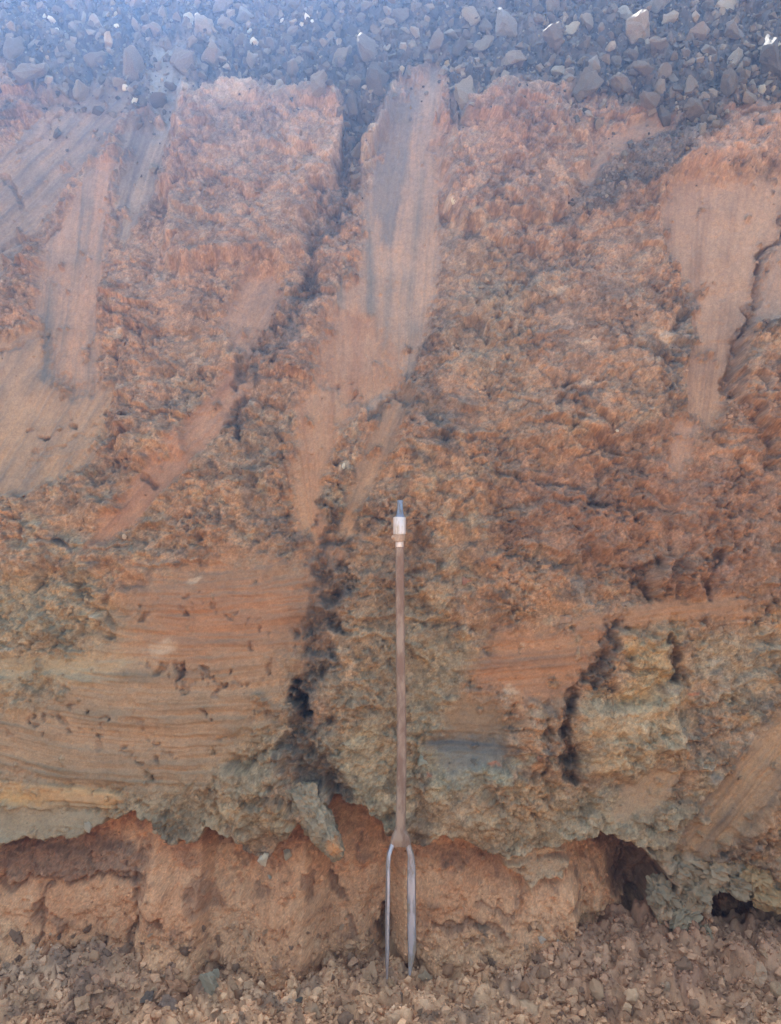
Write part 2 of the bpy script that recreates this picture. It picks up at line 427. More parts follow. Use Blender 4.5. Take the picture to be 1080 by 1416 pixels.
# whitish flecks
for x0, y0, r in ((770, 415, 7), (930, 472, 11), (815, 532, 8), (480, 645, 6), (855, 595, 4), (270, 795, 8), (625, 278, 7), (160, 455, 8), (1040, 130, 5), (240, 520, 6), (800, 480, 6), (225, 895, 16), (130, 860, 9), (20, 900, 10), (985, 920, 10), (710, 955, 6)):
    d = np.hypot((WX - x0) / 2.0, WY - y0)
    paint(1 - sm(d, r * .3, r), A(196, 174, 150), .45)
for x0, y0, r in ((935, 985, 4), (955, 960, 4), (590, 1075, 4), (690, 1055, 6)):
    d = np.hypot((WX - x0) / 1.6, WY - y0)
    paint(1 - sm(d, r * .3, r), A(190, 104, 64), .6)

# ---- the lip over the undercut
LIPP = [(-1500, 1168), (-300, 1160), (0, 1172), (40, 1162), (100, 1160), (150, 1142), (185, 1120), (212, 1136), (240, 1164), (272, 1166), (288, 1147), (320, 1152), (345, 1172), (368, 1186), (392, 1160),
        (420, 1130), (448, 1108), (470, 1106), (500, 1120), (528, 1146), (548, 1160), (575, 1172), (610, 1160), (640, 1162), (676, 1180), (700, 1186), (760, 1174), (800, 1164), (830, 1154), (860, 1162),
        (898, 1184), (926, 1200), (950, 1240), (968, 1262), (982, 1258), (1000, 1240), (1040, 1236), (1080, 1262), (1400, 1230), (2500, 1240)]
LIPP = sorted(LIPP)
lx, ly = zip(*LIPP)
jag = 7 * fbm(PX, PX * 0 + 5, 26, 3, 300) + 10 * w2 + 5 * w4 + 4 * EDGE
LIP = np.interp(PX + 7 * w1, lx, ly).astype(f32) + jag
below = sm(PY - LIP, -4.0, 5.0)
near = np.exp(-np.clip(LIP - PY, 0, 300) / 26.0) * (1 - below)
H += near * (.016 + .012 * fbm(PX, PY * 0, 70, 2, 310))
ROUGH_up = ROUGH.copy()

# bank under the lip: its own relief and colour
bank_c = np.zeros_like(C); Csave = C; C = bank_c
b1 = fbm(PX, PY, 120, 4, 320); b2 = fbm(PX, PY, 34, 4, 330); b3 = fbm(PX, PY, 12, 3, 340)
C[:] = A(196, 148, 110)
paint(sm(b1 + .4 * b2, -.05, .5), A(182, 126, 86), .7)
paint(sm(-b1 + .5 * b3, .1, .5), A(202, 160, 122), .7)
paint(sm(b2 + .5 * b3, .2, .55), A(132, 98, 78), .65)
paint(sm(-b2 + .8 * b3, .32, .6), A(196, 156, 122), .5)
paint(sm(PY - LIP, 60, 8) * sm(b2, -.5, .3), A(118, 78, 62), .65)        # darker red brown towards the lip
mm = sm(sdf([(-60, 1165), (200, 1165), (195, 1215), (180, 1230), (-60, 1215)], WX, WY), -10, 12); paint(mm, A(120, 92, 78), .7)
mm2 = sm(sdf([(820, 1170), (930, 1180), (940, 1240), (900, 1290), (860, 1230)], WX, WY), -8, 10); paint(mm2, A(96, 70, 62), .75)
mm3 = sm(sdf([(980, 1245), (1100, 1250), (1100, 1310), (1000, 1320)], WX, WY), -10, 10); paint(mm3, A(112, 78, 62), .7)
mm4 = sm(sdf([(280, 1150), (340, 1160), (350, 1190), (300, 1185)], WX, WY), -6, 8); paint(mm4, A(92, 80, 74), .8)  # shadow in the pocket under the lip, painted into the colour
bh = .016 * b1 + .010 * b2 + .0035 * b3
bh -= .010 * sm(fbm(PX, PY, 26, 3, 345, .65), .2, .42)
fa, fid = facets(PX + 10 * w1, PY + 10 * w2, 46, 350)
rb = np.clip(.25 + 1.2 * (b2 > .1) * (b2 - .1) + .8 * mm + .5 * mm3 + .7 * sm(PX, 700, 900), 0, 1)
bh += .014 * fa * np.clip(rb + .15, 0, 1)
fb, _ = facets(PX + 4 * w3, PY + 4 * w4, 17, 351)
bh += .0080 * fb * np.clip(rb + .15 + .5 * sm(PY, 1270, 1320), 0, 1)
fc, _ = facets(PX, PY, 8, 352)
bh += .0034 * fc * np.clip(rb + .3, 0, 1)
bm = sm(sdf([(180, 1225), (260, 1215), (420, 1240), (530, 1230), (535, 1340), (200, 1340), (192, 1290)], WX, WY), -10, 30); bh += .022 * bm
bm = sm(sdf([(-60, 1225), (60, 1220), (130, 1228), (128, 1300), (100, 1340), (-60, 1345)], WX, WY), -10, 30); bh += .018 * bm
bm = sm(sdf([(-60, 1178), (60, 1176), (180, 1172), (192, 1210), (120, 1228), (-60, 1220)], WX, WY), -4, 10); bh += .02 * bm
bm = sm(sdf([(690, 1192), (770, 1188), (792, 1196), (780, 1218), (752, 1222), (736, 1238), (722, 1216), (700, 1206)], LX, LY), -2, 5); bh += .034 * bm; paint(bm, A(170, 144, 116), .9)
bm = sm(sdf([(682, 1180), (760, 1174), (790, 1184), (700, 1198)], LX, LY), -2, 4); bh += .03 * bm; paint(bm, A(176, 146, 114), .8)
bm = sm(sdf([(575, 1180), (680, 1190), (720, 1240), (700, 1310), (575, 1310)], WX, WY), -6, 16); bh += .016 * bm
bm = sm(sdf([(720, 1240), (770, 1220), (820, 1200), (860, 1230), (880, 1290), (740, 1300)], WX, WY), -6, 18); bh += .020 * bm
bm = sm(sdf([(848, 1240), (890, 1230), (893, 1270), (860, 1280)], WX, WY), -4, 10); bh += .026 * bm
bh -= .012 * mm2
bh -= .05 * mm3 * sm(b2 + .2 * b3, -.3, .1)
bh += .060 * sm(PY - LIP, 16, 100) * (1 - sm(PX, 820, 900))
foot = sm(PY, 1262, 1350)
bh += .065 * foot * sm(np.abs(PX - 553), 20, 60)
for cx, cy, sc in ((150, 1290, 1), (130, 1250, .8)):
    pass
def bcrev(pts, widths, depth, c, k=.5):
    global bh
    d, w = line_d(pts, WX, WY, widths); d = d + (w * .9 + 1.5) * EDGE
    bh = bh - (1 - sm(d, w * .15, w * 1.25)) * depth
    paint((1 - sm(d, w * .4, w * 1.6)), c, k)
BD = A(122, 92, 76)
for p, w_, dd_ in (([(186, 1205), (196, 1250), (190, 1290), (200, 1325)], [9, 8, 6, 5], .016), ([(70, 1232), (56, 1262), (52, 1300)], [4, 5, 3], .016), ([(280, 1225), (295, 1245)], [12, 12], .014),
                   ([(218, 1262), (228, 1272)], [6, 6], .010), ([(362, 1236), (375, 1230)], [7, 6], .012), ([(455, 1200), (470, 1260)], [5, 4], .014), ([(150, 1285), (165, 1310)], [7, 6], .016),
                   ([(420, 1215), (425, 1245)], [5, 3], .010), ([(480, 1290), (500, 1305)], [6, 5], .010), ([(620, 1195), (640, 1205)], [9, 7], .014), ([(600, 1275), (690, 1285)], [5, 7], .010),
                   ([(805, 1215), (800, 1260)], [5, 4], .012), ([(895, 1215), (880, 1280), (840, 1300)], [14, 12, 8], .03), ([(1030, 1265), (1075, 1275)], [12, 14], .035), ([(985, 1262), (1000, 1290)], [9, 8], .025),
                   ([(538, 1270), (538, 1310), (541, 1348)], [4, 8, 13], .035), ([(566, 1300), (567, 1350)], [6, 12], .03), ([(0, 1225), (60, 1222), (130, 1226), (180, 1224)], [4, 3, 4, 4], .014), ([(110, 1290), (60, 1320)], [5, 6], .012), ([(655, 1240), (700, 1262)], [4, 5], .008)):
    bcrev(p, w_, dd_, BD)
C = Csave
UNDER = (1.5 * np.interp(PX, [-800, 0, 100, 190, 215, 275, 290, 345, 375, 420, 455, 535, 560, 590, 670, 700, 790, 815, 930, 960, 990, 1010, 1080, 1600], [.06, .055, .06, .05, .025, .025, .075, .075, .03, .05, .13, .13, .055, .06, .06, .035, .04, .12, .12, .06, .06, .11, .11, .06]) * .8 + .012 * fbm(PX, PX * 0, 90, 2, 360)).astype(f32)
C += (bank_c - C) * below[..., None]

# grey-green crumbled lobes draped over the undercut at the right
gl = sm(sdf([(880, 1168), (960, 1180), (1060, 1200), (1090, 1260), (1040, 1236), (1000, 1240), (985, 1290), (950, 1270), (905, 1300), (870, 1320), (905, 1270), (940, 1225)], WX, WY), -5, 8)

# ---- relief of the rough soil
GRIT = rng.standard_normal(X.shape).astype(f32)
GRIT2 = rng.standard_normal(X.shape).astype(f32)
ca, ida = facets(PX + 22 * w1, (PY + 22 * w2) * 1.15, 74, 400)
cb, idb = facets(PX + 9 * w1 + 4 * w3, (PY + 9 * w2 + 4 * w4) * 1.1, 30, 401, 1.7, .85)
cc_, idc = facets(PX + 4 * w3, PY + 4 * w4, 13, 402, 1.4, .8)
cd, idd = facets(PX, PY, 6.5, 403, 1.4, .9)
amp = np.clip(.7 + 1.5 * fbm(PX, PY, 130, 3, 410), .15, 1.8)
amp2 = np.clip(.65 + 1.9 * fbm(PX, PY, 75, 3, 420), .10, 1.8)
rel = .036 * n_big + .012 * n_mid + .012 * ca * amp + .0075 * cb * amp + .0052 * cc_ * amp2 + .0026 * cd * amp2 + .0022 * n_f
rel += .009 * ridged(PX, PY * 1.4, 60, 4, 430) * amp
# beds that stick out with a shaded under-edge, here and there
q = PY / 46 + 1.6 * fbm(PX * .6, PY, 120, 4, 450) + .25 * n_sm
fr = q - np.floor(q)
rel += .022 * (fr * sm(1 - fr, 0, .10) - .4) * sm(fbm(PX * .7, PY, 90, 3, 455), .0, .3)
# plucked pits
pit = sm(fbm(PX, PY, 24, 3, 460, .65), .20, .42); pit2 = sm(fbm(PX * 1.2, PY, 11, 3, 465, .65), .24, .42)
fis = sm(ridged(PX + 14 * w1, PY + 14 * w2, 58, 2, 470), .62, .86); fis2 = sm(ridged(PX + 6 * w3, PY * 1.2 + 6 * w4, 26, 2, 475), .66, .88)
rel -= (.010 * pit + .0030 * pit2) * amp2 + (.011 * fis * amp + .006 * fis2 * amp2)
rel += .0012 * GRIT
Hup = H + rel * np.clip(ROUGH + .035, 0, 1) + gl * .0 
paint_m = (1 - below) * ROUGH
C *= (1 + np.clip(.13 * GRIT2, -.3, .3) * (.35 + .65 * ROUGH))[..., None]
C *= (1 + (.26 * (idb - .5) + .30 * (idc - .5) + .30 * (idd - .5)) * paint_m * 1.1)[..., None]
g_c = sm(gl, .2, .8)
H = Hup * (1 - below) + (bh + .0008 * GRIT - UNDER) * below
H = np.where(g_c > 0, H * (1 - g_c) + g_c * (.0 + .014 * cb + .008 * cc_ + .02 * n_mid - .02), H)
C += (A(168, 146, 122) * (1 + .25 * (idc[..., None] - .5)) - C) * (g_c * sm(n_mid, -.5, .1) * .85)[..., None]

# ---- rubble at the top
RBP = [(-3000, 60), (-300, 60), (0, 95), (60, 128), (120, 150), (200, 176), (245, 124), (330, 114), (430, 122), (470, 138), (478, 215), (492, 255), (503, 190), (545, 112), (590, 92), (618, 98), (632, 172), (660, 130), (700, 112), (760, 122), (830, 138),
       (880, 140), (930, 180), (975, 188), (1010, 150), (1080, 136), (1400, 120), (4000, 100)]
qx, qy = zip(*RBP)
RB = sm(np.interp(PX + 10 * w1, qx, qy).astype(f32) + 30 * w2 + 8 * w4 + 9 * EDGE + 16 * n_b2 - PY, -12, 14)
RB = np.where(BY > 1.0, 1, RB).astype(f32)
rub = A(84, 80, 80) * (1 + .5 * (idc[..., None] - .5) + .35 * (idd[..., None] - .5) + .3 * n_sm[..., None])
dust = sm(n_b2 + .5 * n_mid, .0, .4) * (.35 + .5 * sm(PX, 420, 120))
rub = rub + (A(140, 122, 106) - rub) * (dust * .7)[..., None]
edge_d = np.interp(PX, qx, qy).astype(f32) + 30 * w2 - PY
paint(sm(edge_d, -80, 0) * sm(n_mid + .6 * n_sm, -.1, .4) * (1 - below), A(116, 106, 100), .55)
rsm = RB * (1 - SM * .8)
C += (rub - C) * rsm[..., None]
H = H * (1 - rsm) + rsm * (.018 * n_big + .016 * cb + .012 * cc_ + .005 * cd + .02 * n_mid)
far = sm(np.abs(X), 1.3, 3.0)
H += far * .12 * fbm(X * 100, BZ * 100, 90, 3, 440)
C *= 1 + below[..., None] * np.array((.17, .04, -.02), f32)      # the bank is of a paler, warmer sand
dull = (.26 * sm(PY, 720, 420) * (1 - below))[..., None]        # the upper beds are a duller brown
C += (C.mean(-1, keepdims=True) * np.array((1.10, .98, .92), f32) - C) * dull
np.clip(C, .012, .8, out=C)

VX = X
VY = BY + ny.astype(f32)[:, None] * H
VZ = BZ + nz.astype(f32)[:, None] * H

# ------------------------------------------------------------------ materials
def soil_mat(name, attr=True, bump=.5, scale=1.0, rough=.95, var=.22):
    m = bpy.data.materials.new(name); m.use_nodes = True
    nt = m.node_tree; N = nt.nodes; Lk = nt.links
    b = N['Principled BSDF']
    b.inputs['Roughness'].default_value = rough
    b.inputs['Specular IOR Level'].default_value = .25
    tc = N.new('ShaderNodeTexCoord')
    if attr:
        c = N.new('ShaderNodeAttribute'); c.attribute_name = 'earth'; cout = c.outputs['Color']
    else:
        c = N.new('ShaderNodeObjectInfo'); cout = c.outputs['Color']
    n1 = N.new('ShaderNodeTexNoise'); n1.inputs['Scale'].default_value = 95 * scale; n1.inputs['Detail'].default_value = 5; n1.inputs['Roughness'].default_value = .65
    n2 = N.new('ShaderNodeTexNoise'); n2.inputs['Scale'].default_value = 420 * scale; n2.inputs['Detail'].default_value = 3
    for n in (n1, n2):
        Lk.new(tc.outputs['Object'], n.inputs['Vector'])
    mr = N.new('ShaderNodeMapRange'); mr.inputs[1].default_value = .3; mr.inputs[2].default_value = .7; mr.inputs[3].default_value = 1 - var; mr.inputs[4].default_value = 1 + var
    ad = N.new('ShaderNodeMath'); ad.operation = 'MULTIPLY_ADD'; ad.inputs[1].default_value = .5
    Lk.new(n2.outputs['Fac'], ad.inputs[0])
    hf = N.new('ShaderNodeMath'); hf.operation = 'MULTIPLY'; hf.inputs[1].default_value = .5
    Lk.new(n1.outputs['Fac'], hf.inputs[0]); Lk.new(hf.outputs[0], ad.inputs[2])
    Lk.new(ad.outputs[0], mr.inputs[0])
    mul = N.new('ShaderNodeVectorMath'); mul.operation = 'SCALE'
    Lk.new(cout, mul.inputs[0]); Lk.new(mr.outputs[0], mul.inputs['Scale'])
    Lk.new(mul.outputs[0], b.inputs['Base Color'])
    bp = N.new('ShaderNodeBump'); bp.inputs['Strength'].default_value = bump; bp.inputs['Distance'].default_value = .004
    Lk.new(ad.outputs[0], bp.inputs['Height']); Lk.new(bp.outputs[0], b.inputs['Normal'])
    return m

M_soil = soil_mat('dug soil')
M_bank = soil_mat('sandy bank soil')
M_rub = soil_mat('dusty rubble')
M_clod = soil_mat('loose clod soil', attr=False, bump=.7)
M_crumb = soil_mat('crumbled soil', bump=.6)
M_rock = soil_mat('dusty grey stone', attr=False, bump=.9, scale=.32, rough=.75, var=.5)
M_floor = soil_mat('trampled soil')

# ------------------------------------------------------------------ mesh building
def grid_mesh(name, VX, VY, VZ, C, facemask, mat, flip=False):
    nr, nx = VX.shape
    idx = np.arange(nr * nx, dtype=np.int32).reshape(nr, nx)
    q = np.stack([idx[:-1, :-1], idx[:-1, 1:], idx[1:, 1:], idx[1:, :-1]], -1).reshape(-1, 4)
    if facemask is not None:
        q = q[facemask.reshape(-1)]
    if flip:
        q = q[:, ::-1]
    used = np.zeros(nr * nx, bool); used[q.reshape(-1)] = True
    remap = np.cumsum(used, dtype=np.int64).astype(np.int32) - 1
    q = remap[q]
    co = np.stack([VX.reshape(-1), VY.reshape(-1), VZ.reshape(-1)], -1)[used].astype(f32)
    col = C.reshape(-1, 3)[used]
    return raw_mesh(name, co, q, col, mat)

def raw_mesh(name, co, faces, col, mat, smooth=True):
    me = bpy.data.meshes.new(name)
    k = faces.shape[1]
    me.vertices.add(len(co)); me.vertices.foreach_set('co', co.astype(f32).reshape(-1))
    me.loops.add(faces.size); me.loops.foreach_set('vertex_index', faces.astype(np.int32).reshape(-1))
    me.polygons.add(len(faces))
    me.polygons.foreach_set('loop_start', np.arange(0, faces.size, k, dtype=np.int32))
    me.polygons.foreach_set('loop_total', np.full(len(faces), k, np.int32))
    me.polygons.foreach_set('use_smooth', np.full(len(faces), smooth))
    if col is not None:
        a = me.color_attributes.new('earth', 'FLOAT_COLOR', 'POINT')
        rgba = np.ones((len(co), 4), f32); rgba[:, :3] = col
        a.data.foreach_set('color', rgba.reshape(-1))
    me.update(calc_edges=True)
    me.validate()
    me.materials.append(mat)
    o = bpy.data.objects.new(name, me)
    COL.objects.link(o)
    return o

def fmax(a):
    return np.minimum.reduce([a[:-1, :-1], a[:-1, 1:], a[1:, 1:], a[1:, :-1]])
fb_ = fmax(below) > .96
fr_ = (fmax(RB) > .5) & ~fb_
wall = grid_mesh('excavation_wall', VX, VY, VZ, C, ~fb_ & ~fr_, M_soil)
bank = grid_mesh('undercut_bank', VX, VY, VZ, C, fb_, M_bank)
slope = grid_mesh('rubble_slope', VX, VY, VZ, C, fr_, M_rub)
for o in (wall, bank, slope):
    o['kind'] = 'structure'

# ------------------------------------------------------------------ pit floor
gx = np.concatenate([-np.geomspace(1.2, 60, 24)[:0:-1], np.arange(-1.2, 1.2001, .0036), np.geomspace(1.2, 60, 24)[1:]])
gy = np.concatenate([-np.geomspace(.55, 60, 26)[::-1], np.arange(-.546, .12, .0036)])
GX, GY = np.meshgrid(gx.astype(f32), gy.astype(f32))
ux, uy = GX / PXM, GY / PXM
g1 = fbm(ux, uy, 150, 4, 500); g2 = fbm(ux, uy, 40, 4, 510)
ga, gia = facets(ux + 12 * g2, uy, 34, 520, 1.0, -.538); gb, gib = facets(ux, uy, 15, 521, 1.0, -.538); gc, gic = facets(ux, uy, 7, 522)
GPX = 540 + GX / (D + GY) * F
heap = np.interp(GPX, [-400, 0, 60, 130, 210, 300, 500, 530, 590, 640, 700, 780, 900, 1000, 1100, 1500], [.05, .045, .06, .07, .045, .02, .015, .0, .0, .02, .04, .07, .085, .07, .06, .06])
GZ = .022 * g1 + .016 * g2 + .019 * ga + .011 * gb + .004 * gc + (heap + .02 * g2) * sm(GY, -.17, .0) - .035
GZ = np.where((np.abs(GX) > 1.5) | (GY < -1), .03 * g1, GZ)
GC = np.zeros(GX.shape + (3,), f32); GC[:] = A(196, 148, 112)
def gp(m, c, k):
    GC[:] = GC + (c - GC) * (m * k)[..., None]
gp(sm(g1 + .4 * g2, 0, .4), A(150, 106, 80), .8)
gp(sm(-g1 + .6 * g2, .1, .5), A(206, 164, 132), .7)
gp(sm(g2, .05, .4), A(120, 90, 74), .7)
gp(sm(GPX, 640, 820) * sm(GY, -.22, -.06), A(150, 106, 84), .6)
gp(sm(GX, -.35, -.75) * sm(GY, -.25, -.02), A(140, 118, 106), .5)
GC *= (1 + .35 * (gib - .5) + .25 * (gic - .5) + .2 * (gia - .5))[..., None]
GC *= np.array((1.24, 1.16, 1.10), f32)
np.clip(GC, .01, .8, out=GC)
floor = grid_mesh('ground', GX, GY, GZ, GC, None, M_floor)
floor['kind'] = 'structure'

# ------------------------------------------------------------------ stones and clods
def hull_mesh(name, n, seed, mat, jitter=.25, sub=1, rough=.05, flat=True, bev=.05):
    r = random.Random(seed)
    bm = bmesh.new()
    sx, sy, sz = 1, r.uniform(.62, .95), r.uniform(.5, .85)
    for i in range(n):
        v = Vector((r.gauss(0, 1), r.gauss(0, 1), r.gauss(0, 1))).normalized() * r.uniform(1 - jitter, 1)
        bm.verts.new((v.x * sx, v.y * sy, v.z * sz))
    g = bmesh.ops.convex_hull(bm, input=bm.verts)
    bmesh.ops.delete(bm, geom=[v for v in bm.verts if not v.link_faces], context='VERTS')
    if sub:
        bmesh.ops.bevel(bm, geom=list(bm.edges), offset=bev, segments=1, affect='EDGES', profile=.5, clamp_overlap=True)
        bmesh.ops.triangulate(bm, faces=bm.faces)
        for lim in (.5, .3):
            long = [e for e in bm.edges if e.calc_length() > lim]
            if long:
                bmesh.ops.subdivide_edges(bm, edges=long, cuts=1)
            bmesh.ops.triangulate(bm, faces=bm.faces)
        for v in bm.verts:
            p = v.co * 2.6 + Vector((seed * 3.1, 0, 0))
            v.co += v.co.normalized() * (mnoise.noise(p) * rough * 1.6 + mnoise.noise(p * 2.7) * rough + mnoise.noise(p * 6.1) * rough * .6)
    bmesh.ops.recalc_face_normals(bm, faces=bm.faces)
    me = bpy.data.meshes.new(name); bm.to_mesh(me); bm.free()
    for p in me.polygons:
        p.use_smooth = not flat
    me.materials.append(mat)
    return me

def clod_mesh(name, seed, mat):
    r = random.Random(seed)
    bm = bmesh.new()
    bmesh.ops.create_icosphere(bm, subdivisions=3, radius=1)
    off = Vector((seed * 5.3, seed * 1.7, 0))
    s = Vector((1, r.uniform(.7, 1), r.uniform(.55, .85)))
    for v in bm.verts:
        p = v.co.copy()
        k = 1 + .45 * mnoise.noise(p * 1.3 + off) + .38 * mnoise.noise(p * 2.6 + off) + .26 * mnoise.noise(p * 5 + off)
        v.co = Vector((p.x * s.x, p.y * s.y, p.z * s.z)) * k
    # a couple of broken faces
    for _ in range(4):
        n = Vector((r.gauss(0, 1), r.gauss(0, 1), r.gauss(0, 1))).normalized(); d = r.uniform(.55, .8)
        for v in bm.verts:
            e = v.co.dot(n) - d
            if e > 0:
                v.co -= n * e * .9
    me = bpy.data.meshes.new(name); bm.to_mesh(me); bm.free()
    for p in me.polygons:
        p.use_smooth = True
    me.materials.append(mat)
    return me

def lump_mesh(name, seed, mat):
    r = random.Random(seed); off = Vector((seed * 2.3, 0, seed * .7))
    bm = bmesh.new(); bmesh.ops.create_icosphere(bm, subdivisions=4, radius=1)
    for v in bm.verts:
        p = v.co.copy()
        k = 1 + .40 * mnoise.noise(p * 1.1 + off) - .45 * abs(mnoise.noise(p * 2.2 + off)) + .30 * mnoise.noise(p * 4.5 + off) + .18 * mnoise.noise(p * 9 + off)
        v.co = p * k
    me = bpy.data.meshes.new(name); bm.to_mesh(me); bm.free()
    for q in me.polygons: q.use_smooth = False
    me.materials.append(mat)
    return me
LUMPS = [lump_mesh('earth_block', 300 + k, M_clod) for k in range(5)]
ROCKS = [hull_mesh('stone', 12 + k % 5, 50 + k, M_rock, jitter=.38, rough=.075, bev=.09) for k in range(14)]
CLODS = [clod_mesh('clod', 80 + k, M_clod) for k in range(10)]
CLODS_ANG = [hull_mesh('clod', 11, 140 + k, M_clod, jitter=.4, rough=.14, flat=True) for k in range(10)]

def cut16(t):
    w = t.split()
    return ' '.join(w[:16]) if len(w) <= 16 else ' '.join(w[:len(w) - 3])
def place(name, me, loc, r, rot, color, label=None, cat=None, group=None, scale=None):
    o = bpy.data.objects.new(name, me)
    COL.objects.link(o)
    o.location = loc
    o.rotation_euler = rot
    o.scale = scale if scale else (r, r, r)
    o.color = (*[float(c) for c in color], 1)
    if label:
        o['label'] = cut16(label); o['category'] = cat
    if group:
        o['group'] = group
    return o

def rrot():
    return (random.uniform(0, 6.3), random.uniform(0, 6.3), random.uniform(0, 6.3))

# look-up of the built face: photo point -> surface point
finite = (np.abs(X[0]) < 1.17)
jc0, jc1 = np.where(finite)[0][[0, -1]]
RPX = 540 + VX / (D + VY) * F
RPY = 708 - (VZ - CAMZ) / (D + VY) * F
def surf(px, py):
    """a point of the face that shows near this place (search the grid)"""
    r0 = int(np.argmin(np.abs(PY[:nf, jc0] - py)))
    xw = (px - 540) / F * (D + ry[r0])
    c0 = int(np.clip(jc0 + round((xw - xs[jc0]) / (SP * 1.02)), jc0, jc1))
    a0, a1 = max(0, r0 - 22), min(nf, r0 + 23); b0, b1 = max(jc0, c0 - 14), min(jc1, c0 + 15)
    e = (RPX[a0:a1, b0:b1] - px) ** 2 + (RPY[a0:a1, b0:b1] - py) ** 2
    k = np.unravel_index(np.argmin(e), e.shape)
    r, c = a0 + k[0], b0 + k[1]
    return Vector((float(VX[r, c]), float(VY[r, c]), float(VZ[r, c]))), (r, c), Vector((0, float(ny[r]), float(nz[r])))
def px_m(p):
    return (D + p.y) / F

GREYS = [A(104, 98, 94), A(118, 110, 104), A(92, 88, 86), A(128, 118, 108), A(112, 102, 94), A(140, 130, 120), A(98, 92, 90)]
taken = []
def stone_at(px, py, rpx, col, label, group=None, sc=(1, 1, 1), sink=.2, me=None, name='stone', cat='stone', rot=None):
    p, rc, n = surf(px, py)
    r = rpx * px_m(p)
    taken.append((px, py, rpx))
    return place(name, me or random.choice(ROCKS), p + n * r * (.5 - sink), r, rot or rrot(), col, label, cat, group, scale=[r * s for s in sc])

PROMINENT = [
    (352, 92, 26, A(150, 144, 140), 'large pale grey stone half buried at the top edge of the left block', (1.2, .9, .8)),
    (385, 120, 12, A(158, 152, 146), 'small round pale stone just above the left block of soil'),
    (262, 32, 15, A(200, 188, 172), 'whitish upright stone near the top left'),
    (137, 36, 18, A(158, 148, 138), 'oval brownish stone high in the rubble at the left'),
    (150, 62, 16, A(190, 168, 146), 'buff knobbly stone below the oval one at the left'),
    (340, 30, 20, A(140, 138, 138), 'grey faceted stone at the top, left of the white fragments'),
    (700, 45, 30, A(134, 130, 130), 'big dark grey boulder in the middle of the rubble'),
    (650, 30, 20, A(150, 142, 132), 'flat tan stone beside the big dark grey boulder'),
    (787, 46, 20, A(176, 160, 140), 'tall tan stone with a sunlit point'),
    (770, 105, 15, A(164, 158, 150), 'pale pointed stone at the lower edge of the rubble'),
    (745, 100, 14, A(150, 138, 126), 'brownish stone just left of the pale pointed one'),
    (820, 100, 20, A(140, 132, 126), 'grey brown stone low in the rubble right of centre'),
    (862, 22, 18, A(160, 156, 152), 'rounded pale grey stone under the top edge of the picture'),
    (905, 15, 26, A(128, 124, 124), 'dark stone at the top edge, right of the rounded pale one'),
    (925, 32, 16, A(168, 154, 138), 'wedge shaped buff stone in the upper right rubble'),
    (965, 52, 22, A(146, 132, 122), 'square brown stone between two dark gaps at the upper right'),
    (1010, 12, 26, A(176, 170, 162), 'pale slab with a bright upper edge at the top right', (1.7, .8, .5)),
    (1015, 50, 24, A(130, 126, 128), 'dark boulder with a bright chipped edge below the pale slab'),
    (1012, 90, 22, A(160, 156, 152), 'bright topped stone left of the largest dark boulder'),
    (1060, 95, 42, A(98, 96, 100), 'largest dark grey boulder at the right edge'),
    (978, 108, 12, A(160, 146, 128), 'small tan upright chip left of the bright topped stone'),
    (1052, 128, 10, A(186, 182, 174), 'little white stone at the foot of the largest dark boulder'),
    (556, 100, 8, A(190, 168, 140), 'small yellowish stone at the head of the narrow ridge'),
    (618, 92, 9, A(206, 184, 150), 'thin cream chip at the head of the smooth central slide', (.6, .6, 1.6)),
    (622, 55, 16, A(150, 144, 138), 'grey stone above the head of the central slide'),
]
for q in PROMINENT:
    px, py, rp, c, lab = q[:5]
    stone_at(px, py, rp, c * .9, lab, 'stones in the grey rubble', q[5] if len(q) > 5 else (1, 1, 1))
# white crumbs, the sunlight on them put into the colour
for px, py, rp in ((345, 46, 6), (352, 62, 9), (341, 30, 5), (425, 26, 7), (440, 20, 6), (418, 36, 6), (432, 32, 5), (390, 30, 5), (72, 30, 8), (62, 22, 5), (80, 46, 6), (173, 124, 7), (188, 144, 7), (160, 20, 5), (162, 38, 5)):
    grp = 'left' if px < 250 else ('middle' if px < 380 else 'right')
    lab = {'left': 'small sunlit white fragment in the upper left rubble', 'middle': 'small white fragment in the column of fragments above the left block',
           'right': 'small white fragment in the bright cluster at the top, left of centre'}[grp]
    stone_at(px, py, rp, A(226, 220, 210), lab, 'white fragments ' + grp, me=random.choice(ROCKS), name='white_fragment', cat='stone', sink=.1)

def rub_edge(px):
    return np.interp(px, qx, qy)
def tone_word(c):
    l = float(np.mean(c))
    return 'dark' if l < .16 else ('mid grey' if l < .24 else 'pale')
def size_word(rp):
    return 'small' if rp < 9.5 else ('middling' if rp < 15 else 'large')
def dir_word(dx, dy):
    a = math.degrees(math.atan2(-dy, dx)) % 360
    return ['right of', 'above and right of', 'above', 'above and left of', 'left of', 'below and left of', 'below', 'below and right of'][int((a + 22.5) // 45) % 8]
def near_mark(px, py, marks):
    k = min(marks, key=lambda q: (q[0] - px) ** 2 + (q[1] - py) ** 2)
    far_ = math.hypot(k[0] - px, k[1] - py)
    return ('close ' if far_ < 38 else ('' if far_ < 80 else 'well ')) + dir_word(px - k[0], py - k[1]) + ' ' + k[2]
RM = [(352, 92, 'the large pale half buried stone'), (262, 32, 'the whitish upright stone'), (137, 36, 'the oval brownish stone'), (700, 45, 'the big dark middle boulder'), (787, 46, 'the tall tan stone'),
      (770, 105, 'the pale pointed stone'), (862, 22, 'the rounded pale stone'), (965, 52, 'the square brown stone'), (1060, 95, 'the largest dark boulder'), (1010, 12, 'the pale slab'), (430, 28, 'the white fragments'),
      (618, 92, 'the cream chip'), (535, 60, 'the head of the dark gully')]
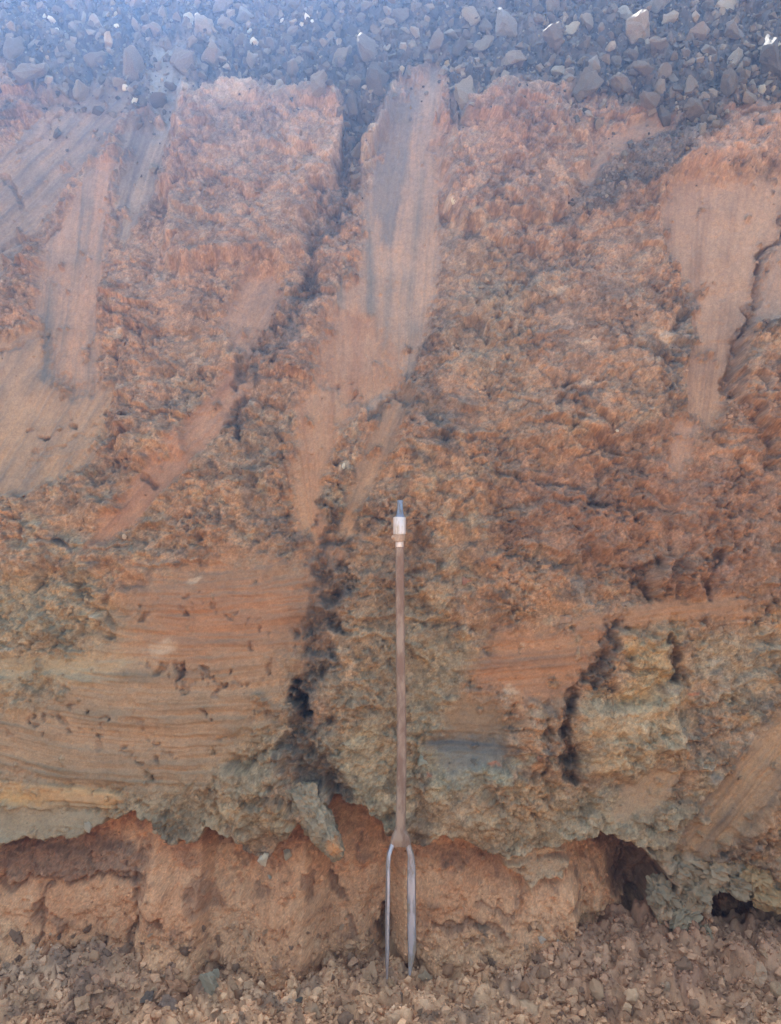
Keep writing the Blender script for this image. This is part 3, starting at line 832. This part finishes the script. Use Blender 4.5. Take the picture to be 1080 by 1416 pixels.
FM = [(285, 1368, 'the grey green clod'), (235, 1392, 'the rounded pinkish clod'), (415, 1385, 'the blackish clod'), (540, 1350, 'the left prong tip'), (568, 1345, 'the right prong tip'), (772, 1308, 'the whitish pink chunk'),
      (841, 1315, 'the upright block'), (905, 1310, 'the big red brown clod'), (975, 1322, 'the dark grey clod'), (643, 1305, 'the peach coloured chunk'), (20, 1400, 'the lower left corner'), (1060, 1400, 'the lower right corner'), (130, 1350, 'the dark heap at the left')]
n_ind = 0; tries = 0
while n_ind < 262 and tries < 9000:
    tries += 1
    px = random.uniform(-20, 1100); py = random.uniform(-25, rub_edge(px) - 4)
    if px < 230 and py > 60 and random.random() < .8:
        continue
    rp = min(34, 9.0 * random.paretovariate(1.7)) if n_ind > 40 else random.uniform(19, 36) * (.75 if px < 480 else 1)
    if any((px - a) ** 2 + (py - b) ** 2 < ((rp + c) * .60) ** 2 for a, b, c in taken):
        continue
    tone = random.choice(GREYS) * random.uniform(.7, 1.25)
    tone = tone + (A(150, 128, 108) - tone) * (random.uniform(.1, .6) if px < 330 else random.uniform(0, .3))
    stone_at(px, py, rp, tone, '%s %s stone %s in the rubble' % (size_word(rp), tone_word(tone), near_mark(px, py, RM)), 'stones in the grey rubble')
    n_ind += 1

# stones and clods stuck in the face
FACE = [
    (285, 1368, 22, A(168, 146, 122), 'grey green clod among brown crumbs at the foot of the bank', (1, 1, 1.3), 'clod'),
    (300, 1352, 12, A(172, 150, 126), 'grey green chip leaning on the grey green clod', (.6, .7, 1.4), 'clod'),
    (235, 1392, 20, A(158, 122, 104), 'rounded pinkish brown clod left of the grey green one', (1, 1, .9), 'clod'),
    (205, 1385, 15, A(122, 98, 86), 'dark brown clod left of the rounded pinkish one', (1, 1, 1), 'clod'),
    (415, 1385, 9, A(100, 88, 80), 'small blackish clod on the floor, left of the fork', (1, 1, 1.2), 'clod'),
    (540, 1362, 13, A(186, 138, 100), 'orange clod at the tip of the left prong', (1, .8, 1.2), 'clod'),
    (552, 1380, 14, A(170, 134, 108), 'tan clod just below the prong tips', (1, 1, 1), 'clod'),
    (590, 1355, 13, A(178, 142, 112), 'pale tan clod right of the right prong', (1, 1, 1.1), 'clod'),
    (772, 1308, 14, A(202, 172, 150), 'whitish pink chunk on the heap at the right', (.8, .8, 1.1), 'clod'),
    (748, 1298, 9, A(200, 168, 148), 'small whitish chunk left of the larger whitish one', (1, .8, .8), 'clod'),
    (643, 1305, 8, A(204, 150, 124), 'small peach coloured chunk right of the fork', (1, 1, 1), 'clod'),
    (841, 1315, 16, A(150, 124, 104), 'upright grey brown block on the heap at the right', (.8, .8, 1.2), 'clod'),
    (905, 1310, 26, A(150, 108, 84), 'big red brown clod in the heap at the lower right', (1.2, 1, .8), 'clod'),
    (790, 1340, 20, A(132, 102, 86), 'brown clod in front of the upright block', (1, 1, .8), 'clod'),
    (975, 1322, 16, A(112, 96, 88), 'dark grey clod at the lower right corner area', (1, 1, 1), 'clod'),
    (366, 1186, 17, A(232, 212, 190), 'white limy fragment stuck under the lip', (1, .7, .9), 'stone'),
    (396, 1182, 15, A(206, 186, 164), 'pale grey fragment between the white one and the tilted slab', (.8, .7, 1.2), 'stone'),
    (374, 1212, 7, A(190, 174, 156), 'small grey chip below the white limy fragment', (1, .7, .9), 'stone'),
    (122, 1142, 10, A(186, 166, 144), 'pale nodule in the face just above the lip at the left', (1, .8, .9), 'stone'),
    (172, 742, 6, A(206, 184, 164), 'tiny white pebble under the diagonal swathe', (1, 1, .8), 'stone'),
    (627, 279, 6, A(224, 206, 178), 'cream pebble beside the smooth central slide', (1.2, 1, .8), 'stone'),
    (476, 645, 6, A(206, 200, 190), 'white pebble low beside the central slide', (1, 1, .8), 'stone'),
    (853, 596, 4, A(210, 196, 176), 'tiny pale pebble in the middle of the right face', (1, 1, .8), 'stone'),
    (777, 856, 16, A(170, 136, 112), 'rounded tan lump on the orange ledge', (1.2, .8, .6), 'clod'),
    (640, 803, 14, A(176, 120, 94), 'flat orange lump in the grey patch right of the rod', (1.6, .8, .6), 'clod'),
    (745, 1048, 9, A(150, 108, 84), 'brown knob right of the bluish hollow', (1, .8, 1.2), 'clod'),
    (580, 1050, 14, A(164, 158, 140), 'pale grey lump beside the rod above the fork', (1.2, .8, .8), 'clod'),
    (668, 1186, 6, A(196, 146, 112), 'orange knob at the tip of the thin tongue of soil', (1, 1, .8), 'clod'),
    (1062, 1290, 8, A(190, 184, 172), 'pale chip in the dark hollow at the right edge', (1, .6, .6), 'stone'),
    (1022, 1315, 8, A(176, 170, 158), 'pale chip below the dark hollow at the right', (.8, .6, 1.3), 'stone'),
]
# the floor surface: photo point -> ground point
def ground_pt(px, py):
    s = (py - 708) / F
    y = CAMZ / s - D
    for _ in range(4):
        x = (px - 540) / F * (D + y)
        r = int(np.clip(np.searchsorted(gy, y), 0, len(gy) - 1)); c = int(np.clip(np.searchsorted(gx, x), 0, len(gx) - 1))
        y = (CAMZ - float(GZ[r, c])) / s - D
    return Vector((x, y, float(GZ[r, c]))), (r, c)
for px, py, rp, c, lab, sc, cat in FACE:
    if py > 1335:
        p, _ = ground_pt(px, py)
        n = Vector((0, 0, 1)); 
    else:
        p, _, n = surf(px, py)
    r = rp * px_m(p)
    taken.append((px, py, rp))
    me = random.choice(ROCKS) if cat == 'stone' else random.choice(CLODS_ANG)
    place('pebble' if cat == 'stone' else 'soil_clod', me, p + n * r * .25, r, (random.uniform(-.4, .4), random.uniform(-.4, .4), random.uniform(0, 6.3)) if cat == 'clod' else rrot(), c, lab, cat, scale=[r * s for s in sc])

# pale grey-green slabs broken along the right ledge
GS = [(902, 1212, 20, 40, 'grey green slab at the left end of the broken right ledge'), (928, 1246, 22, -50, 'steep grey green slab beside the dark hollow in the right ledge'), (948, 1206, 18, 20, 'flat grey green slab on top of the right ledge'),
      (962, 1238, 20, 55, 'leaning grey green slab in the middle of the right ledge'), (992, 1204, 22, 15, 'long grey green slab below the diagonal groove'), (1018, 1226, 18, 30, 'tilted grey green slab left of the dark crack at the right'),
      (1046, 1214, 20, 35, 'grey green slab above the yellowish one at the right edge'), (1062, 1244, 20, 30, 'yellowish slab over the dark hollow at the right edge'), (905, 1284, 20, -40, 'low grey green slab pointing down into the heap at the right'),
      (966, 1276, 14, 60, 'small grey green slab hanging below the right ledge'), (880, 1302, 15, -25, 'small grey green slab lying on the heap under the hollow')]
for px, py, rp, ang, lab in GS:
    p, _, n = surf(px, py)
    r = rp * px_m(p)
    c = A(186, 148, 106) if 'yellowish' in lab else A(176, 148, 120) * random.uniform(.85, 1.1)
    place('earth_block', random.choice(LUMPS), Vector((p.x, min(p.y, .035) + r * .30, p.z)), r, (random.uniform(-.3, .3), math.radians(ang), random.uniform(-.3, .3)), c, lab, 'slab', 'broken slabs of the right ledge', scale=[r * random.uniform(1.1, 1.6), r * random.uniform(.8, 1.1), r * random.uniform(.65, .95)])
    taken.append((px, py, rp))

# loose clods along the foot
CL = [A(186, 138, 104), A(164, 118, 88), A(200, 152, 116), A(148, 108, 84), A(180, 124, 88), A(176, 136, 108)]
n_ind = 0; tries = 0
while n_ind < 190 and tries < 9000:
    tries += 1
    px = random.uniform(-10, 1090); py = random.uniform(1318, 1425)
    rp = min(22, (6.0 if px < 600 else 7.5) * random.paretovariate(2.0))
    if 528 < px < 585 and py < 1352:
        continue
    if any((px - a) ** 2 + ((py - b) * 1.4) ** 2 < ((rp + c) * .8) ** 2 for a, b, c in taken):
        continue
    taken.append((px, py, rp))
    p, rc = ground_pt(px, py)
    if p.y > .02:
        continue
    r = rp * px_m(p)
    tone = random.choice(CL) * random.uniform(1.0, 1.45)
    place('soil_clod', random.choice(CLODS[:4] + CLODS_ANG), p + Vector((0, 0, r * .05)), r, rrot(), tone,
          '%s %s soil clod %s on the floor' % (size_word(rp), tone_word(tone).replace('mid grey', 'brown'), near_mark(px, py, FM)), 'clod', 'loose clods on the floor')
    n_ind += 1

n_ind = 0; tries = 0
while n_ind < 70 and tries < 4000:
    tries += 1
    px = random.choice((random.uniform(-10, 520), random.uniform(620, 1090))); py = random.uniform(1282, 1340)
    rp = min(18, 6.0 * random.paretovariate(2.2))
    if any((px - a) ** 2 + (py - b) ** 2 < ((rp + c) * .7) ** 2 for a, b, c in taken):
        continue
    taken.append((px, py, rp))
    p, _, n = surf(px, py); r = rp * px_m(p)
    tone = random.choice(CL) * random.uniform(.8, 1.25)
    place('soil_clod', random.choice(CLODS_ANG), p + n * r * .15, r, rrot(), tone,
          '%s %s soil clod %s at the bank foot' % (size_word(rp), tone_word(tone).replace('mid grey', 'brown'), near_mark(px, py, FM)), 'clod', 'clods heaped against the foot of the bank')
    n_ind += 1

# ---- crumbs: one mesh for what nobody could count
def crumb_variants(n, pts, seed):
    out = []
    for k in range(n):
        me = hull_mesh('tmp', pts, seed + k, M_crumb, jitter=.35, sub=0)
        co = np.zeros(len(me.vertices) * 3, f32); me.vertices.foreach_get('co', co)
        fa = np.array([list(p.vertices)[:3] for p in me.polygons], np.int32)
        out.append((co.reshape(-1, 3), fa)); bpy.data.meshes.remove(me)
    return out
CV = crumb_variants(14, 12, 900)

def scatter_mesh(name, P, R, COLR, mat, flat=.8):
    cos, fas, cls = [], [], []; off = 0
    for p, r, c in zip(P, R, COLR):
        co, fa = CV[rng.integers(len(CV))]
        q = Matrix.Rotation(rng.random() * 6.3, 3, 'X') @ Matrix.Rotation(rng.random() * 6.3, 3, 'Z') @ Matrix.Rotation(rng.random() * 6.3, 3, 'Y')
        co2 = co @ np.array(q, f32) * r + p
        cos.append(co2); fas.append(fa + off); cls.append(np.broadcast_to(c, co2.shape)); off += len(co2)
    return raw_mesh(name, np.concatenate(cos), np.concatenate(fas), np.concatenate(cls), mat, smooth=False)

inframe = (PX > -40) & (PX < 1120) & (PY > -60) & (PY < 1330) & (BY < 1.0)
def pick(w, n):
    w = np.where(inframe, w, 0).reshape(-1).astype(np.float64); w /= w.sum()
    return np.searchsorted(np.cumsum(w), rng.random(n))
# soil crumbs on the rough parts of the cut
wt = ROUGH * (1 - rsm) * (1 - below) * np.clip(fbm(PX, PY, 70, 3, 600) + .15, 0.02, 1) + below * (.6 * np.clip(rb, 0, 1) * (1 - mm2) + 1.5 * sm(PY, 1262, 1330)) + 1.6 * gw
ii = pick(wt, 12000)
R = np.minimum(.010, .0022 * (1 + rng.pareto(2.6, len(ii)))).astype(f32)
P = np.stack([VX.reshape(-1)[ii], VY.reshape(-1)[ii] - R * .25, VZ.reshape(-1)[ii]], -1)
cl = C.reshape(-1, 3)[ii] * rng.uniform(.72, 1.25, (len(ii), 1))
cr = scatter_mesh('soil_crumbs', P, R, cl, M_crumb)
cr['kind'] = 'stuff'; cr['label'] = 'small soil crumbs clinging to the rough parts of the cut face'; cr['category'] = 'soil crumbs'
# gravel in the rubble
spill = sm(np.interp(PX, qx, qy).astype(f32) + 60 * w2 + 14 - PY, -70, 0) * (1 - rsm) * sm(n_sm, -.1, .3)
ii = pick(rsm + .25 * gw + .22 * spill, 10000)
R = np.minimum(.020, .0034 * (1 + rng.pareto(1.8, len(ii)))).astype(f32)
P = np.stack([VX.reshape(-1)[ii], VY.reshape(-1)[ii] - R * .3, VZ.reshape(-1)[ii] + R * .2], -1)
cl = np.array([GREYS[k] for k in rng.integers(len(GREYS), size=len(ii))]) * rng.uniform(.45, 1.15, (len(ii), 1))
gr = scatter_mesh('gravel', P, R, cl, M_rub)
gr['kind'] = 'stuff'; gr['label'] = 'grey gravel between the stones of the rubble slope'; gr['category'] = 'gravel'
# crumbs on the floor
m = 12000
fx = rng.uniform(-1.0, 1.0, m); fy = rng.uniform(-.36, .06, m)
ri = np.clip(np.searchsorted(gy, fy), 0, len(gy) - 1); ci = np.clip(np.searchsorted(gx, fx), 0, len(gx) - 1)
R = np.minimum(.015, .0034 * (1 + rng.pareto(2.2, m))).astype(f32)
P = np.stack([fx, fy, GZ[ri, ci] + R * .3], -1).astype(f32)
cl = GC[ri, ci] * rng.uniform(.7, 1.3, (m, 1))
fc_ = scatter_mesh('floor_crumbs', P, R, cl, M_crumb)
fc_['kind'] = 'stuff'; fc_['label'] = 'fine brown soil crumbs strewn over the floor'; fc_['category'] = 'soil crumbs'

# ------------------------------------------------------------------ tilted slab under the lip
def slab():
    out = [(396, 1094), (414, 1078), (436, 1084), (452, 1112), (466, 1146), (476, 1172), (473, 1184), (462, 1190), (446, 1178), (424, 1152), (402, 1118)]
    def w(px, py, y):
        return Vector(((px - 540) / F * (D + y), y, CAMZ - (py - 708) / F * (D + y)))
    bm = bmesh.new()
    for i, (px, py) in enumerate(out):
        t = (py - 1078) / 112.0                     # the lower end stands further out of the face
        bm.verts.new(w(px, py, .012 - .034 * t)); bm.verts.new(w(px, py, .08 - .02 * t))
    for px, py, y in ((422, 1104, -.006), (440, 1134, -.028), (458, 1164, -.044), (432, 1100, -.002), (414, 1118, -.006), (464, 1172, -.040), (430, 1142, -.022)):
        bm.verts.new(w(px, py, y))
    bmesh.ops.convex_hull(bm, input=bm.verts)
    bmesh.ops.delete(bm, geom=[v for v in bm.verts if not v.link_faces], context='VERTS')
    bmesh.ops.triangulate(bm, faces=bm.faces)
    for lim in (.05, .025, .013, .007):
        long = [e for e in bm.edges if e.calc_length() > lim]
        if long:
            bmesh.ops.subdivide_edges(bm, edges=long, cuts=1)
        bmesh.ops.triangulate(bm, faces=bm.faces)
    c0 = w(436, 1135, 0)
    bm.normal_update()
    for v in bm.verts:
        p = v.co
        v.co = p + v.normal * (mnoise.noise(p * 40) * .009 - abs(mnoise.noise(p * 75)) * .010 + mnoise.noise(p * 150) * .005 + mnoise.noise(p * 300) * .003)
    for v in bm.verts:
        v.co -= c0
    bmesh.ops.recalc_face_normals(bm, faces=bm.faces)
    me = bpy.data.meshes.new('earth_block'); bm.to_mesh(me); bm.free()
    for q in me.polygons: q.use_smooth = False
    at = me.color_attributes.new('earth', 'FLOAT_COLOR', 'POINT')
    tip = w(462, 1178, -.05) - c0
    for i, v in enumerate(me.vertices):
        c = A(150, 132, 110) * (1 + .3 * mnoise.noise(v.co * 60) + .3 * mnoise.noise(v.co * 170))
        t = min(1, max(0, 1.5 - Vector((v.co.x - tip.x, .4 * (v.co.y - tip.y), v.co.z - tip.z)).length / .017 + mnoise.noise(v.co * 90) * .6))
        c = c + (A(206, 142, 88) - c) * t
        at.data[i].color = (*[float(q) for q in c], 1)
    me.materials.append(M_crumb)
    o = bpy.data.objects.new('earth_block', me); COL.objects.link(o)
    o.location = c0
    o['label'] = 'tilted grey green slab of earth with an orange tip below the lip'; o['category'] = 'slab'
slab()

# ------------------------------------------------------------------ the forked steel sampling rod
def metal(name, base, rough, metallic, dirt, damt, scale=60):
    m = bpy.data.materials.new(name); m.use_nodes = True
    nt = m.node_tree; N = nt.nodes; Lk = nt.links
    b = N['Principled BSDF']
    tc = N.new('ShaderNodeTexCoord')
    mp = N.new('ShaderNodeMapping'); mp.inputs['Scale'].default_value = (1, 1, .25)
    n1 = N.new('ShaderNodeTexNoise'); n1.inputs['Scale'].default_value = scale; n1.inputs['Detail'].default_value = 6; n1.inputs['Roughness'].default_value = .7
    Lk.new(tc.outputs['Object'], mp.inputs[0]); Lk.new(mp.outputs[0], n1.inputs['Vector'])
    mr = N.new('ShaderNodeMapRange'); mr.inputs[1].default_value = .62 - damt * .4; mr.inputs[2].default_value = .72 - damt * .3
    Lk.new(n1.outputs['Fac'], mr.inputs[0])
    mx = N.new('ShaderNodeMix'); mx.data_type = 'RGBA'
    mx.inputs[6].default_value = (*[float(v) for v in base], 1); mx.inputs[7].default_value = (*[float(v) for v in dirt], 1)
    Lk.new(mr.outputs[0], mx.inputs[0]); Lk.new(mx.outputs[2], b.inputs['Base Color'])
    iv = N.new('ShaderNodeMath'); iv.operation = 'MULTIPLY_ADD'; iv.inputs[1].default_value = -metallic; iv.inputs[2].default_value = metallic
    Lk.new(mr.outputs[0], iv.inputs[0]); Lk.new(iv.outputs[0], b.inputs['Metallic'])
    r2 = N.new('ShaderNodeMapRange'); r2.inputs[3].default_value = rough; r2.inputs[4].default_value = .85
    Lk.new(mr.outputs[0], r2.inputs[0]); Lk.new(r2.outputs[0], b.inputs['Roughness'])
    bp = N.new('ShaderNodeBump'); bp.inputs['Strength'].default_value = .35; bp.inputs['Distance'].default_value = .001
    Lk.new(n1.outputs['Fac'], bp.inputs['Height']); Lk.new(bp.outputs[0], b.inputs['Normal'])
    return m
M_rust = metal('rusty brown steel', A(150, 124, 108), .5, .3, A(124, 94, 78), .5)
M_sleeve = metal('pale worn steel', (.62, .58, .54), .38, .45, A(176, 156, 138), .35)
M_dark = metal('blue grey steel', (.22, .25, .30), .35, .85, A(96, 90, 86), .25)
M_blade = metal('scoured steel', (.36, .37, .40), .42, .85, A(140, 118, 102), .42)
M_brass = metal('brown collar steel', A(184, 150, 124), .45, .3, A(150, 112, 88), .4)

def tool():
    ytop, ybot = .035, -.125
    zt = lambda py, y: CAMZ - (py - 708) / F * (D + y)
    xt = lambda px, y: (px - 540) / F * (D + y)
    def yy(py):
        return ybot + (1345 - py) / (1345 - 692) * (ytop - ybot)
    def pt(px, py):
        y = yy(py)
        return Vector((xt(px, y), y, zt(py, y)))
    base = pt(553, 1345)
    root = bpy.data.objects.new('forked_soil_probe', None); COL.objects.link(root)
    root.location = base
    root['label'] = 'rusty steel rod with a pale coupling and two-pronged fork, standing against the cut'
    root['category'] = 'soil probe'
    def obj(name, bm, mat, parent=root, smooth=True):
        bmesh.ops.recalc_face_normals(bm, faces=bm.faces)
        for v in bm.verts: v.co -= base
        me = bpy.data.meshes.new(name); bm.to_mesh(me); bm.free()
        for p in me.polygons: p.use_smooth = smooth
        me.materials.append(mat)
        o = bpy.data.objects.new(name, me); COL.objects.link(o); o.parent = parent
        if parent is not root:
            pass
        if smooth:
            me.set_sharp_from_angle(angle=math.radians(40))
        return o
    def sweep(bm, rings, cap=True):
        prev = None; first = None
        for r in rings:
            vs_ = [bm.verts.new(c) for c in r]
            if prev:
                n = len(vs_)
                for i in range(n):
                    bm.faces.new((prev[i], prev[(i + 1) % n], vs_[(i + 1) % n], vs_[i]))
            else:
                first = vs_
            prev = vs_
        if cap:
            bm.faces.new(first); bm.faces.new(prev)
    def ring(c, rx, ryy, seg=20, power=2.0):
        out = []
        for i in range(seg):
            a = 2 * math.pi * i / seg
            ca, sa = math.cos(a), math.sin(a)
            e = 2 / power
            out.append(c + Vector((math.copysign(abs(ca) ** e, ca) * rx, math.copysign(abs(sa) ** e, sa) * ryy, 0)))
        return out
    s = (D - .03) / F
    # rod: slightly bowed bar with rounded square section
    axis = [(553, 756), (553, 800), (553.5, 860), (554, 920), (555, 980), (555.5, 1040), (555, 1090), (554, 1130), (553.5, 1160)]
    bm = bmesh.new()
    rr = []
    for k in range(len(axis) - 1):
        for i in range(4):
            t = i / 4
            px = axis[k][0] + (axis[k + 1][0] - axis[k][0]) * t; py = axis[k][1] + (axis[k + 1][1] - axis[k][1]) * t
            w = (6.0 + .9 * (py - 756) / 400) * s * (1 + .03 * mnoise.noise(Vector((py * .05, 0, 0))))
            rr.append(ring(pt(px + .4 * mnoise.noise(Vector((py * .03, 3, 0))), py), w, w, 24, 3.4))
    rr.append(ring(pt(*axis[-1]), 7.2 * s, 7.2 * s, 24, 3.4))
    sweep(bm, rr); obj('rod', bm, M_rust)
    def turned(name, prof, mat, cx=552.5, seg=28, power=2.0, parent=root):
        bm = bmesh.new()
        sweep(bm, [ring(pt(cx, py), w * s, w * s, seg, power) for py, w in prof])
        return obj(name, bm, mat, parent)
    turned('ferrule', [(758, 5.2), (757, 5.9), (751, 5.9), (746.5, 5.6)], M_sleeve)
    col = turned('collar', [(748.5, 7.2), (747.8, 8.6), (739.5, 8.8), (738.4, 8.0)], M_brass, 551.8, 6 * 4, 2.6)
    turned('coupling_sleeve', [(738.8, 8.4), (738, 9.2), (728, 9.3), (717, 9.2), (715.4, 8.8), (714.6, 7.6)], M_sleeve)
    turned('coupling_pin', [(715.2, 7.0), (713.5, 6.8), (711, 5.4), (706, 4.4), (696, 4.2), (693, 4.3), (691.6, 3.8)], M_dark, 553.3, 24, 3.0)
    # set screw on the collar
    bm = bmesh.new()
    c = pt(545, 743) + Vector((-.001, -.006, 0))
    bmesh.ops.create_uvsphere(bm, u_segments=10, v_segments=6, radius=3.6 * s, matrix=Matrix.Translation(c))
    obj('set_screw', bm, M_brass, col)
    # yoke: rod splits into the two prongs
    bm = bmesh.new()
    sweep(bm, [ring(pt(553.5, 1144), 7.0 * s, 6.0 * s, 24, 3.4), ring(pt(553.5, 1150), 9.0 * s, 6.8 * s, 24, 3.4), ring(pt(554, 1157), 12.5 * s, 7.2 * s, 24, 3.6),
               ring(pt(554, 1164), 14.4 * s, 7.0 * s, 24, 3.6), ring(pt(554, 1169.5), 13.6 * s, 5.4 * s, 24, 3.6)])
    yoke = obj('yoke', bm, M_rust)
    # prongs: thin flat strips, the left one seen on edge, the right one turned to show its face
    def prong(path, mat, label=None):
        bm = bmesh.new(); rg = []
        for px, py, wx, wy, tw in path:
            c = pt(px, py); a = math.radians(tw)
            r = ring(Vector((0, 0, 0)), wx * s, wy * s, 20, 4.0)
            rg.append([c + Vector((v.x * math.cos(a) - v.y * math.sin(a), v.x * math.sin(a) + v.y * math.cos(a), 0)) for v in r])
        sweep(bm, rg); return obj('prong', bm, mat)
    prong([(546, 1158, 3.6, 5, 0), (543.5, 1166, 3.6, 5.5, 0), (540.5, 1173, 3.0, 6.5, 0), (538, 1181, 2.9, 8, 0), (536.6, 1195, 2.7, 9, 4), (536.4, 1230, 2.6, 9, 6), (535.6, 1270, 2.7, 9, 6), (535.6, 1310, 2.5, 8, 5), (535.2, 1335, 2.0, 6, 3), (535.2, 1352, 1.2, 4, 2)], M_blade)
    prong([(561, 1158, 3.8, 5, 0), (564, 1167, 3.8, 5.5, 0), (566.5, 1176, 3.8, 5.5, -8), (568.5, 1184, 4.2, 4, -14), (569, 1198, 5.6, 3.2, -18), (569, 1240, 5.8, 3.0, -20), (569.3, 1280, 5.8, 3.0, -20), (570, 1312, 5.6, 3.0, -20), (568.6, 1330, 3.6, 2.6, -18), (566.5, 1348, 1.4, 1.6, -10)], M_blade)
tool()

# ------------------------------------------------------------------ bluish volume added to imitate lens glare
def glare_veil():
    m = bpy.data.materials.new('glare veil'); m.use_nodes = True
    nt = m.node_tree; nt.nodes.clear()
    v = nt.nodes.new('ShaderNodeVolumePrincipled'); o = nt.nodes.new('ShaderNodeOutputMaterial')
    v.inputs['Color'].default_value = (.24, .46, 1.0, 1)
    v.inputs['Density'].default_value = GLARE_VEIL
    v.inputs['Anisotropy'].default_value = .77
    nt.links.new(v.outputs[0], o.inputs['Volume'])
    bm = bmesh.new(); bmesh.ops.create_cube(bm, size=2)
    for w in bm.verts:
        w.co = Vector((w.co.x * 75, w.co.y * 75, 1.5 + w.co.z * 2.6))
    me = bpy.data.meshes.new('glare_veil'); bm.to_mesh(me); bm.free(); me.materials.append(m)
    ob = bpy.data.objects.new('glare_veil', me); COL.objects.link(ob); ob['kind'] = 'stuff'
    ob['label'] = 'pale bluish volume added to imitate lens glare'; ob['category'] = 'glare_veil'
glare_veil()
